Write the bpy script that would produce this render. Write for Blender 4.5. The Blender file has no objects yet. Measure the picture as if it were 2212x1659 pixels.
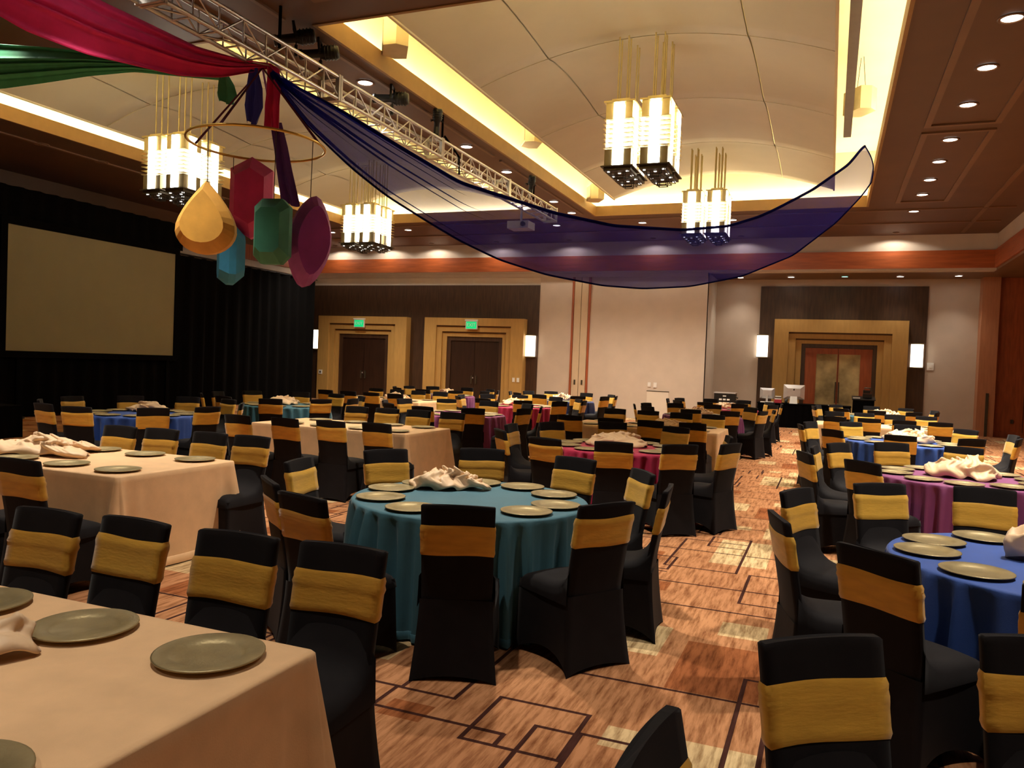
import bpy, math, random
import numpy as np
from mathutils import Vector, Matrix
random.seed(7)
PI = math.pi
sc = bpy.context.scene
COL = sc.collection

# ------------------------------------------------------------------ camera
def cam_axes(yaw, pitch, roll):
    f = np.array([-math.sin(yaw)*math.cos(pitch), math.cos(yaw)*math.cos(pitch), -math.sin(pitch)])
    r = np.array([math.cos(yaw), math.sin(yaw), 0.]); d = np.cross(f, r)
    return r*math.cos(roll)+d*math.sin(roll), -r*math.sin(roll)+d*math.cos(roll), f
_r, _d, _f = cam_axes(.38317, .02597, -.03893)
cd = bpy.data.cameras.new('camera'); cam = bpy.data.objects.new('camera', cd); COL.objects.link(cam)
m = Matrix(((_r[0], -_d[0], -_f[0], 0), (_r[1], -_d[1], -_f[1], 0), (_r[2], -_d[2], -_f[2], 1.70), (0, 0, 0, 1)))
cam.matrix_world = m
cd.sensor_width = 36; cd.lens = 1702/2212*36; cd.clip_start = .05; cd.clip_end = 200
sc.camera = cam
# ------------------------------------------------------------------ world, exposure
wd = bpy.data.worlds.new('world'); sc.world = wd; wd.use_nodes = True
wd.node_tree.nodes['Background'].inputs[0].default_value = (1.0, .8, .55, 1)
wd.node_tree.nodes['Background'].inputs[1].default_value = 0.004
sc.view_settings.view_transform = 'Standard'; sc.view_settings.look = 'None'
sc.view_settings.exposure = 0.75; sc.view_settings.gamma = 1.0; sc.view_settings.use_curve_mapping = False
cy = sc.cycles; cy.max_bounces = 6; cy.diffuse_bounces = 3; cy.glossy_bounces = 2; cy.transmission_bounces = 2; cy.transparent_max_bounces = 10
# light levels of the hall's lamps, seen and added
E_SPOT = 930.0        # recessed ceiling downlights
E_LANTERN = 7.5       # chandelier glass
E_COVE = 42.0          # cove light strips
E_WALLWASH = 34.0
E_SCONCE = 10.0
WARM = (1.0, .89, .74); COVE = (1.0, .88, .55)

# ------------------------------------------------------------------ materials
def mat(name, col, rough=.6, metal=0., var=.12, scale=6., bump=0., bscale=60., stretch=(1, 1, 1), sheen=0., emit=None, estr=0., spec=.5):
    mt = bpy.data.materials.new(name); mt.use_nodes = True
    nt = mt.node_tree; b = nt.nodes['Principled BSDF']
    b.inputs['Roughness'].default_value = rough; b.inputs['Metallic'].default_value = metal
    b.inputs['Specular IOR Level'].default_value = spec
    if sheen: b.inputs['Sheen Weight'].default_value = sheen; b.inputs['Sheen Roughness'].default_value = .4
    tc = nt.nodes.new('ShaderNodeTexCoord'); mp = nt.nodes.new('ShaderNodeMapping'); mp.inputs['Scale'].default_value = stretch
    nt.links.new(tc.outputs['Object'], mp.inputs['Vector'])
    if var > 0:
        n = nt.nodes.new('ShaderNodeTexNoise'); n.inputs['Scale'].default_value = scale; n.inputs['Detail'].default_value = 5
        nt.links.new(mp.outputs[0], n.inputs['Vector'])
        r = nt.nodes.new('ShaderNodeValToRGB')
        lo = [max(0, c*(1-var)) for c in col]; hi = [min(1, c*(1+var)) for c in col]
        r.color_ramp.elements[0].position = .3; r.color_ramp.elements[1].position = .7
        r.color_ramp.elements[0].color = (*lo, 1); r.color_ramp.elements[1].color = (*hi, 1)
        nt.links.new(n.outputs['Fac'], r.inputs[0]); nt.links.new(r.outputs[0], b.inputs['Base Color'])
    else: b.inputs['Base Color'].default_value = (*col, 1)
    if bump:
        n2 = nt.nodes.new('ShaderNodeTexNoise'); n2.inputs['Scale'].default_value = bscale; n2.inputs['Detail'].default_value = 4
        bp = nt.nodes.new('ShaderNodeBump'); bp.inputs['Strength'].default_value = bump; bp.inputs['Distance'].default_value = .01
        nt.links.new(mp.outputs[0], n2.inputs['Vector']); nt.links.new(n2.outputs['Fac'], bp.inputs['Height']); nt.links.new(bp.outputs[0], b.inputs['Normal'])
    if emit: b.inputs['Emission Color'].default_value = (*emit, 1); b.inputs['Emission Strength'].default_value = estr
    return mt
def sheer(name, col, alpha, trans):
    mt = bpy.data.materials.new(name); mt.use_nodes = True; nt = mt.node_tree
    for n in list(nt.nodes): nt.nodes.remove(n)
    o = nt.nodes.new('ShaderNodeOutputMaterial'); mx = nt.nodes.new('ShaderNodeMixShader'); t = nt.nodes.new('ShaderNodeBsdfTransparent')
    df = nt.nodes.new('ShaderNodeBsdfDiffuse'); tl = nt.nodes.new('ShaderNodeBsdfTranslucent'); m2 = nt.nodes.new('ShaderNodeMixShader')
    tc = nt.nodes.new('ShaderNodeTexCoord'); ns = nt.nodes.new('ShaderNodeTexNoise'); ns.inputs['Scale'].default_value = 300
    mr = nt.nodes.new('ShaderNodeMapRange'); mr.inputs['To Min'].default_value = alpha-.06; mr.inputs['To Max'].default_value = alpha+.06
    nt.links.new(tc.outputs['Object'], ns.inputs['Vector']); nt.links.new(ns.outputs['Fac'], mr.inputs['Value'])
    df.inputs[0].default_value = (*col, 1); tl.inputs[0].default_value = (*col, 1); t.inputs[0].default_value = (*trans, 1)
    m2.inputs[0].default_value = .5
    nt.links.new(df.outputs[0], m2.inputs[1]); nt.links.new(tl.outputs[0], m2.inputs[2])
    nt.links.new(mr.outputs[0], mx.inputs[0]); nt.links.new(t.outputs[0], mx.inputs[1]); nt.links.new(m2.outputs[0], mx.inputs[2])
    nt.links.new(mx.outputs[0], o.inputs[0])
    return mt
def glow(name, col, s):
    mt = bpy.data.materials.new(name); mt.use_nodes = True; nt = mt.node_tree
    b = nt.nodes['Principled BSDF']; b.inputs['Base Color'].default_value = (.8, .78, .7, 1); b.inputs['Roughness'].default_value = .4
    b.inputs['Emission Color'].default_value = (*col, 1); b.inputs['Emission Strength'].default_value = s
    return mt
def dim_rgb(c, k): return tuple(x*k for x in c)

M = {}
M['ceil'] = mat('brown ceiling paint', (.115, .052, .021), .55, var=.08, scale=1.5)
M['ceil_trim'] = mat('brown ceiling trim', (.175, .088, .038), .5, var=.08, scale=2)
M['cream'] = mat('cream plaster', (.74, .64, .40), .7, var=.05, scale=1.2)
M['cloud'] = mat('cream vault panel', (.50, .43, .29), .75, var=.06, scale=.8)
M['wall'] = mat('beige wall fabric', (.57, .475, .385), .85, var=.05, scale=2, bump=.15, bscale=120)
M['wallpaint'] = mat('pale wall paint', (.70, .61, .50), .7, var=.04, scale=2)
M['air'] = mat('partition panel', (.58, .45, .30), .6, var=.05, scale=3)
M['darkwood'] = mat('dark stained wood', (.055, .026, .012), .45, var=.3, scale=3, stretch=(6, 6, .6))
M['doorwood'] = mat('dark door wood', (.030, .012, .006), .4, var=.25, scale=3, stretch=(6, 6, .6))
M['redwood'] = mat('red cherry wood', (.36, .085, .022), .4, var=.22, scale=2.5, stretch=(.6, .6, 7))
M['redpanel'] = mat('cherry wall panel', (.32, .075, .024), .45, var=.25, scale=2.5, stretch=(6, 6, .7))
M['pinkwood'] = mat('light cherry wood', (.46, .20, .10), .5, var=.12, scale=2.5, stretch=(6, 6, .7))
M['tan'] = mat('tan door surround', (.46, .27, .075), .6, var=.07, scale=3, stretch=(5, 5, .8))
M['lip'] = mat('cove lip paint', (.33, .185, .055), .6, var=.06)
M['groove'] = mat('painted slot shade', (.10, .045, .012), .7, var=.1)  # dark brown painted in for the shade between surround steps
M['black'] = mat('black drape cloth', (.0022, .0019, .0019), .95, var=.2, scale=8, spec=.05)
M['blackmetal'] = mat('black metal', (.012, .012, .012), .4, .3, var=.2)
M['spandex'] = mat('black spandex', (.0105, .0090, .0102), .75, var=.15, scale=9, bump=.05, bscale=300, sheen=.04, spec=.12)
M['gold'] = [mat('gold spandex %s' % k, c, .5, var=.10, scale=8, bump=.12, bscale=25, stretch=(1, 1, 4), sheen=.15)
             for k, c in (('a', (.68, .37, .045)), ('b', (.64, .34, .040)), ('c', (.72, .41, .055)))]
M['plate'] = mat('bronze charger', (.32, .255, .13), .42, .55, var=.15, scale=12, bump=.1, bscale=90)
M['napkin'] = mat('cream satin cloth', (.80, .56, .34), .55, var=.06, scale=6, bump=.08, bscale=40, sheen=.15)
CL = dict(peach=(.80, .51, .27), teal=(.045, .150, .205), crimson=(.42, .012, .065), purple=(.22, .045, .16), blue=(.022, .075, .33), navy=(.020, .035, .15), plum=(.30, .06, .19))
for k, c in CL.items(): M[k] = mat(k+' tablecloth linen', c, .7, var=.07, scale=7, bump=.10, bscale=180, sheen=.12)
M['bronze'] = mat('aged bronze', (.22, .17, .08), .45, .5, var=.1)
M['brass'] = mat('pale brass', (.62, .50, .22), .4, .6, var=.08)
M['gun'] = mat('dark bronze', (.07, .055, .035), .5, .4, var=.1)
M['glass'] = glow('lit opal glass', (1.0, .93, .80), E_LANTERN)
M['glass_core'] = glow('lit inner glass', (1.0, .92, .76), 1.1)
M['lampdisc'] = glow('downlight lens', (1.0, .96, .88), 9.0)
M['lampdisc'].cycles.emission_sampling = 'NONE'
M['lampdim'] = mat('unlit downlight lens', (.45, .38, .30), .4)
M['lampgreen'] = glow('greenish downlight lens', (.35, 1.0, .75), 3.0)
M['lampgreen'].cycles.emission_sampling = 'NONE'
M['lens_small'] = glow('lantern underside lens', (1.0, .95, .85), 1.6); M['lens_small'].cycles.emission_sampling = 'NONE'
M['covestrip'] = glow('cove light strip', COVE, E_COVE)
M['sconce'] = glow('sconce shade', (1.0, .90, .74), E_SCONCE/4)
M['exit'] = mat('green exit panel', (.0, .35, .10), .5, emit=(.0, .62, .20), estr=.55)
M['alu'] = mat('truss aluminium', (.62, .60, .58), .32, .85, var=.08, scale=20)
M['silver'] = mat('brushed aluminium shell', (.62, .60, .60), .35, .5, var=.05)
M['white'] = mat('white plastic', (.75, .73, .68), .5, var=.04)
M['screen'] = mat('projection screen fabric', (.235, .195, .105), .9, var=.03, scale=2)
M['speaker'] = mat('beige speaker shell', (.60, .48, .26), .6, var=.06)
M['grille'] = mat('speaker grille', (.25, .19, .10), .7, var=.1, scale=60)
M['grey'] = mat('grey beam paint', (.30, .29, .27), .6, var=.05)
M['sash'] = mat('crimson drape cloth', (.66, .012, .125), .75, var=.08, scale=8, bump=.1, bscale=60, sheen=.2)
M['green'] = mat('green drape cloth', (.06, .40, .19), .75, var=.1, scale=8, bump=.1, bscale=60, sheen=.2)
M['bluecloth'] = mat('blue drape cloth', (.03, .035, .34), .75, var=.1, scale=8, sheen=.2)
M['violet'] = mat('violet drape cloth', (.10, .03, .22), .75, var=.1, scale=8, sheen=.2)
M['sheer'] = sheer('blue sheer voile', (.016, .023, .34), .60, (.52, .53, .84))
M['hem'] = sheer('blue sheer hem', (.010, .011, .13), .95, (.5, .5, .9))
M['ring'] = mat('gold hoop', (.75, .50, .12), .3, .8, var=.05)
M['ribbon'] = mat('plum ribbon', (.12, .02, .06), .6, var=.1)
M['ribbon2'] = mat('lilac ribbon', (.36, .16, .42), .6, var=.1)
for k, c, c2 in (('pinkgem', (.62, .05, .20), (.58, .03, .16)), ('yellowgem', (.70, .36, .07), (.72, .38, .06)), ('tealgem', (.05, .25, .17), (.03, .20, .13)),
                 ('purplegem', (.36, .08, .38), (.31, .045, .33)), ('bluegem', (.03, .26, .48), (.02, .24, .46))):
    M[k] = mat(k+' painted foam', c, .6, var=.18, scale=4, bump=.1, bscale=20); M[k+'2'] = mat(k+' front paint', c2, .55, var=.15, scale=4, bump=.1, bscale=20)
M['door3'] = mat('cherry door leaf', (.33, .075, .022), .4, var=.2, scale=2.5, stretch=(6, 6, .7))
M['frost'] = mat('mottled door glass', (.40, .31, .15), .12, var=.6, scale=1.6, spec=.8)
M['red'] = mat('red carton', (.45, .03, .05), .5)
M['mug'] = mat('dark mug', (.02, .03, .03), .3)
M['string'] = mat('hanging cord', (.05, .035, .03), .8)

# ------------------------------------------------------------------ mesh helpers
class MB:
    def __init__(s): s.v = []; s.f = []; s.sm = []
    def add(s, vs, fs, smooth=False):
        o = len(s.v); s.v += [tuple(p) for p in vs]; s.f += [tuple(i+o for i in f) for f in fs]; s.sm += [smooth]*len(fs)
    def box(s, x0, x1, y0, y1, z0, z1):
        s.add([(x0, y0, z0), (x1, y0, z0), (x1, y1, z0), (x0, y1, z0), (x0, y0, z1), (x1, y0, z1), (x1, y1, z1), (x0, y1, z1)],
              [(0, 3, 2, 1), (4, 5, 6, 7), (0, 1, 5, 4), (1, 2, 6, 5), (2, 3, 7, 6), (3, 0, 4, 7)])
        return s
    def cbox(s, c, d): return s.box(c[0]-d[0]/2, c[0]+d[0]/2, c[1]-d[1]/2, c[1]+d[1]/2, c[2]-d[2]/2, c[2]+d[2]/2)
    def grid(s, P, closed_u=False, smooth=True):      # P: rows x cols of points
        R = len(P); Cn = len(P[0]); vs = [p for row in P for p in row]; fs = []
        for i in range(R-1):
            for j in range(Cn if closed_u else Cn-1):
                k = (j+1) % Cn; fs.append((i*Cn+j, i*Cn+k, (i+1)*Cn+k, (i+1)*Cn+j))
        s.add(vs, fs, smooth); return s
    def tube(s, pts, r, n=8, caps=True):
        pts = [Vector(p) for p in pts]; rings = []
        for i, p in enumerate(pts):
            t = (pts[min(i+1, len(pts)-1)]-pts[max(i-1, 0)]).normalized()
            a = Vector((0, 0, 1)) if abs(t.z) < .9 else Vector((1, 0, 0))
            u = t.cross(a).normalized(); w = t.cross(u)
            rr = r[i] if isinstance(r, (list, tuple)) else r
            rings.append([tuple(p+u*math.cos(2*PI*k/n)*rr+w*math.sin(2*PI*k/n)*rr) for k in range(n)])
        s.grid(rings, True)
        if caps: s.add(rings[0], [tuple(range(n))]); s.add(rings[-1], [tuple(reversed(range(n)))])
        return s
    def lathe(s, prof, n=24, c=(0, 0, 0)):
        s.grid([[(c[0]+r*math.cos(2*PI*k/n), c[1]+r*math.sin(2*PI*k/n), c[2]+z) for k in range(n)] for r, z in prof], True); return s
    def disc(s, c, r, n=20, up=-1):
        vs = [(c[0]+r*math.cos(2*PI*k/n), c[1]+r*math.sin(2*PI*k/n), c[2]) for k in range(n)]
        s.add(vs, [tuple(range(n)) if up > 0 else tuple(reversed(range(n)))]); return s
    def mesh(s, name):
        me = bpy.data.meshes.new(name); me.from_pydata(s.v, [], s.f); me.polygons.foreach_set('use_smooth', s.sm); me.update(); return me
    def build(s, name, mt, parent=None): return obj(name, s.mesh(name), mt, parent)
def obj(name, me, mt, parent=None):
    o = bpy.data.objects.new(name, me)
    if mt is not None and me is not None and len(me.materials) == 0: me.materials.append(mt)
    COL.objects.link(o)
    if parent is not None: o.parent = parent
    return o
def tag(o, label, cat, group=None, kind=None):
    if label: o['label'] = label
    if cat: o['category'] = cat
    if group: o['group'] = group
    if kind: o['kind'] = kind
    return o
def thing(name, label, cat, loc=(0, 0, 0), rz=0., group=None):
    o = bpy.data.objects.new(name, None); COL.objects.link(o); o.location = loc; o.rotation_euler = (0, 0, rz); o.empty_display_size = .1
    return tag(o, label, cat, group)
def struct(o): o['kind'] = 'structure'; return o
def copy_tree(o, parent=None):
    c = o.copy(); COL.objects.link(c); c.parent = parent
    for ch in list(o.children): copy_tree(ch, c)
    return c

# ------------------------------------------------------------------ room shell
ZC = 6.0                                  # lower ceiling
XL, XR, YB, YF, YA = -19.2, 7.2, -5.0, 26.5, 28.7
COFF = [dict(x0=-6.45, x1=.70, y0=8.57, y1=21.8), dict(x0=-14.9, x1=-7.75, y0=8.57, y1=21.8)]

# carpet: woven print stored per face (0 ground, 1 dark patch, 2 cream patch, 3 line)
TW, TH, TX, TY = 1.8, 5.4, -2.0, 3.0
FILL = [(-.90, -.72, 3.42, 3.63, 2), (-.57, -.20, 3.05, 3.64, 2), (-1.19, -.88, 4.64, 5.2, 2), (-.93, -.44, 7.15, 8.2, 2), (-1.95, -1.72, 3.25, 3.43, 1),
        (-.75, -.27, 4.2, 5.0, 1), (-1.9, -1.5, 5.3, 5.75, 2), (-1.75, -1.35, 6.9, 7.35, 1), (-.6, -.3, 5.2, 5.5, 2), (-2.0, -1.7, 7.7, 8.1, 2), (-1.45, -1.1, 6.05, 6.3, 1)]
LINE = []
def outl(x0, x1, y0, y1, w=.024):
    LINE.extend([(x0, x1, y0, y0+w, 3), (x0, x1, y1-w, y1, 3), (x0, x0+w, y0, y1, 3), (x1-w, x1, y0, y1, 3)])
outl(-1.49, -1.0, 3.19, 3.70); outl(-1.49, -1.30, 3.19, 3.33); outl(-1.22, -.98, 3.0, 3.48); outl(-1.28, -.65, 6.85, 8.05); outl(-1.04, -.65, 7.81, 8.3)
outl(-.56, -.2, 5.98, 6.88); outl(-2.0, -1.67, 3.55, 4.54); outl(-.37, -.2, 3.4, 4.53); outl(-1.85, -1.55, 5.05, 5.6); outl(-1.7, -1.2, 6.7, 7.2); outl(-1.95, -1.5, 7.4, 7.9)
for (x0, x1, y) in ((-2.0, -1.31, 3.31), (-1.29, -.2, 4.17), (-1.0, -.55, 3.475), (-1.5, -.2, 6.33), (-1.3, -.2, 5.72), (-2., -1.2, 6.62), (-2.0, -1.3, 4.95), (-1.55, -.2, 7.55)): LINE.append((x0, x1, y, y+.024, 3))
RECTS = FILL+LINE
def carpet():
    xs = sorted(set([TX, TX+TW]+[min(max(v, TX), TX+TW) for r in RECTS for v in r[:2]])); ys = sorted(set([TY, TY+TH]+[min(max(v, TY), TY+TH) for r in RECTS for v in r[2:4]]))
    xs = [round(v, 4) for v in xs]; ys = [round(v, 4) for v in ys]
    nx, ny = len(xs), len(ys)
    tone = np.zeros((ny-1, nx-1))
    for j in range(ny-1):
        for i in range(nx-1):
            cx, cy = (xs[i]+xs[i+1])/2, (ys[j]+ys[j+1])/2
            for r in RECTS:
                if r[0] < cx < r[1] and r[2] < cy < r[3]: tone[j, i] = r[4]
    X, Y = np.meshgrid(xs, ys); base = np.stack([X.ravel(), Y.ravel(), np.zeros(nx*ny)], 1)
    q = []
    for j in range(ny-1):
        for i in range(nx-1): q.append((j*nx+i, j*nx+i+1, (j+1)*nx+i+1, (j+1)*nx+i))
    q = np.array(q); V = []; Q = []; T = []; n = 0
    for a in range(-10, 6):
        for b in range(-3, 6):
            off = np.array([a*TW, b*TH+(2.1 if a % 2 else 0.), 0])
            V.append(base+off); Q.append(q+n); T.append(tone.ravel()); n += len(base)
    V = np.concatenate(V); Q = np.concatenate(Q); T = np.concatenate(T)
    V[:, 0] = np.clip(V[:, 0], XL-.4, XR); V[:, 1] = np.clip(V[:, 1], YB, YA+.3)
    P = V[Q]; area = (P[:, 1, 0]-P[:, 0, 0])*(P[:, 2, 1]-P[:, 1, 1]); k = area > 1e-7; Q = Q[k]; T = T[k]
    me = bpy.data.meshes.new('floor'); me.vertices.add(len(V)); me.vertices.foreach_set('co', V.ravel())
    me.loops.add(len(Q)*4); me.loops.foreach_set('vertex_index', Q.ravel()); me.polygons.add(len(Q))
    me.polygons.foreach_set('loop_start', np.arange(len(Q))*4)
    me.update(calc_edges=True)
    at = me.attributes.new('tone', 'FLOAT', 'FACE'); at.data.foreach_set('value', T.astype(np.float32)/3.0)
    mt = bpy.data.materials.new('patterned carpet'); mt.use_nodes = True; nt = mt.node_tree; b = nt.nodes['Principled BSDF']
    b.inputs['Roughness'].default_value = .95; b.inputs['Specular IOR Level'].default_value = .1
    a = nt.nodes.new('ShaderNodeAttribute'); a.attribute_name = 'tone'
    cr = nt.nodes.new('ShaderNodeValToRGB'); cr.color_ramp.interpolation = 'CONSTANT'
    el = cr.color_ramp.elements; el[0].position = 0; el[0].color = (.50, .24, .11, 1); el[1].position = .2; el[1].color = (.33, .115, .040, 1)
    e = el.new(.5); e.color = (.66, .49, .26, 1); e = el.new(.85); e.color = (.060, .022, .016, 1)
    tc = nt.nodes.new('ShaderNodeTexCoord'); mp = nt.nodes.new('ShaderNodeMapping'); mp.inputs['Scale'].default_value = (30, 3.2, 1)
    ns = nt.nodes.new('ShaderNodeTexNoise'); ns.inputs['Scale'].default_value = 1.0; ns.inputs['Detail'].default_value = 6; ns.inputs['Roughness'].default_value = .65
    r2 = nt.nodes.new('ShaderNodeValToRGB'); r2.color_ramp.elements[0].position = .33; r2.color_ramp.elements[0].color = (.42, .33, .26, 1); r2.color_ramp.elements[1].position = .58; r2.color_ramp.elements[1].color = (1.1, 1.12, 1.15, 1)
    mp2 = nt.nodes.new('ShaderNodeMapping'); mp2.inputs['Scale'].default_value = (.8, .5, 1); n3 = nt.nodes.new('ShaderNodeTexNoise'); n3.inputs['Scale'].default_value = 1.0; n3.inputs['Detail'].default_value = 2
    r3 = nt.nodes.new('ShaderNodeValToRGB'); r3.color_ramp.elements[0].position = .35; r3.color_ramp.elements[0].color = (.78, .72, .70, 1); r3.color_ramp.elements[1].position = .62; r3.color_ramp.elements[1].color = (1.05, 1.05, 1.05, 1)
    mx = nt.nodes.new('ShaderNodeMix'); mx.data_type = 'RGBA'; mx.blend_type = 'MULTIPLY'; mx.inputs[0].default_value = 1
    mx2 = nt.nodes.new('ShaderNodeMix'); mx2.data_type = 'RGBA'; mx2.blend_type = 'MULTIPLY'; mx2.inputs[0].default_value = 1
    L = nt.links.new
    L(a.outputs['Fac'], cr.inputs[0]); L(tc.outputs['Object'], mp.inputs[0]); L(mp.outputs[0], ns.inputs['Vector']); L(ns.outputs['Fac'], r2.inputs[0])
    L(tc.outputs['Object'], mp2.inputs[0]); L(mp2.outputs[0], n3.inputs['Vector']); L(n3.outputs['Fac'], r3.inputs[0])
    L(cr.outputs[0], mx.inputs[6]); L(r2.outputs[0], mx.inputs[7]); L(mx.outputs[2], mx2.inputs[6]); L(r3.outputs[0], mx2.inputs[7]); L(mx2.outputs[2], b.inputs['Base Color'])
    nb = nt.nodes.new('ShaderNodeTexNoise'); nb.inputs['Scale'].default_value = 220; bp = nt.nodes.new('ShaderNodeBump'); bp.inputs['Strength'].default_value = .25; bp.inputs['Distance'].default_value = .004
    L(tc.outputs['Object'], nb.inputs['Vector']); L(nb.outputs['Fac'], bp.inputs['Height']); L(bp.outputs[0], b.inputs['Normal'])
    me.materials.append(mt)
    struct(obj('floor', me, None))
carpet()

# lower ceiling with two coffers cut out
def ceiling():
    b = MB(); T = .25
    a, c = COFF[1], COFF[0]
    for x0, x1, y0, y1 in ((XL-.5, XR, YB, a['y0']), (XL-.5, XR, a['y1'], YF), (XL-.5, a['x0'], a['y0'], a['y1']), (a['x1'], c['x0'], a['y0'], a['y1']), (c['x1'], XR, a['y0'], a['y1'])):
        b.box(x0, x1, y0, y1, ZC, ZC+T)
    root = struct(b.build('ceiling', M['ceil']))
    # raised trim lines on the ceiling panels
    def tr(x0, x1, y0, y1):
        MB().box(x0, x1, y0, y1, ZC-.03, ZC+.01).build('ceiling_trim', M['ceil_trim'], root)
    for y0, y1 in ((-3, 15.1), (15.45, 21.4)):
        for x in (1.28, 2.32): tr(x, x+.10, y0, y1)
        tr(1.38, 2.32, y0, y0+.09); tr(1.38, 2.32, y1-.09, y1)
    for y0, y1 in ((3, 8.3), (9, 15.1), (15.45, 21.4)):
        for x in (-7.55, -6.72): tr(x, x+.06, y0, y1)
    tr(-18, 4, 22.3, 22.38); tr(-18, 4, 24.2, 24.3); tr(-6, 1, 7.9, 8.0)
    tr(3.3, 3.4, -3, 26); tr(-15.9, -15.8, 4, 22)
    for cf in COFF:
        cx = (cf['x0']+cf['x1'])/2
        # tan lip around the opening
        lip = MB(); w = .05; h = .27
        lip.box(cf['x0'], cf['x0']+w, cf['y0'], cf['y1'], ZC-.012, ZC+h); lip.box(cf['x1']-w, cf['x1'], cf['y0'], cf['y1'], ZC-.012, ZC+h)
        lip.box(cf['x0']+w, cf['x1']-w, cf['y0'], cf['y0']+w, ZC-.012, ZC+h); lip.box(cf['x0']+w, cf['x1']-w, cf['y1']-w, cf['y1'], ZC-.012, ZC+h)
        lip.build('cove_lip', M['lip'], root)
        # light ledge, upper walls, upper ceiling
        X0, X1, Y0, Y1 = cf['x0']-.42, cf['x1']+.42, cf['y0']-.42, cf['y1']+.42; Z1 = 7.5
        wl = MB()
        wl.box(X0-.06, X0, Y0, Y1, ZC+.2, Z1); wl.box(X1, X1+.06, Y0, Y1, ZC+.2, Z1); wl.box(X0, X1, Y0-.06, Y0, ZC+.2, Z1); wl.box(X0, X1, Y1, Y1+.06, ZC+.2, Z1)
        wl.box(X0, X1, Y0, Y1, Z1, Z1+.1); wl.build('cove_wall', M['cream'], root)
        # the strips themselves lie on the ledge behind the lip
        zz = ZC+T+.012
        for s in ((X0+.12, X0+.20, Y0+.3, Y1-.3), (X1-.20, X1-.12, Y0+.3, Y1-.3), (X0+.4, X1-.4, Y1-.20, Y1-.12), (X0+.4, X1-.4, Y0+.12, Y0+.20)):
            MB().box(s[0], s[1], s[2], s[3], zz, zz+.03).build('cove_light_strip', M['covestrip'], root)
        # vaulted panels
        hw = 2.75; zc, ze = 6.78, 6.24
        n = 4; ya, yb = cf['y0']+.45, cf['y1']-.95; L = (yb-ya)/n
        for k in range(n):
            for u0, u1 in ((-1, -.56), (-.56, .56), (.56, 1)):
                y0, y1 = ya+k*L+.012, ya+(k+1)*L-.012; us = [u0+.004+(u1-u0-.008)*i/12 for i in range(13)]
                def zz(u, v): return ze+(zc-ze)*(1-abs(u)**1.9)+.10*math.sin(PI*v**.7)*(1-abs(u)**4)
                P = [[(cx+hw*u, y0+(y1-y0)*v, zz(u, v)) for u in us] for v in [q/10 for q in range(11)]]
                P += [[(cx+hw*u, y0+(y1-y0)*v, zz(u, v)+.05) for u in us] for v in [1-q/10 for q in range(11)]]; P.append(P[0])
                bb = MB(); bb.grid(P, False, True)
                bb.build('vault_panel', M['cloud'], root)
        for u in (-1, 1): MB().box(cx+hw*u-.02, cx+hw*u+.02, ya, yb, ze-.02, ze+.06).build('vault_edge', M['cream'], root)
    return root
CEIL = ceiling()
tag(MB().box(.02, .16, 6, 16.6, 6.32, 6.72).build('grey_beam', M['grey']), 'grey painted beam running beside the cream vault above the cove', 'beam')

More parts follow.
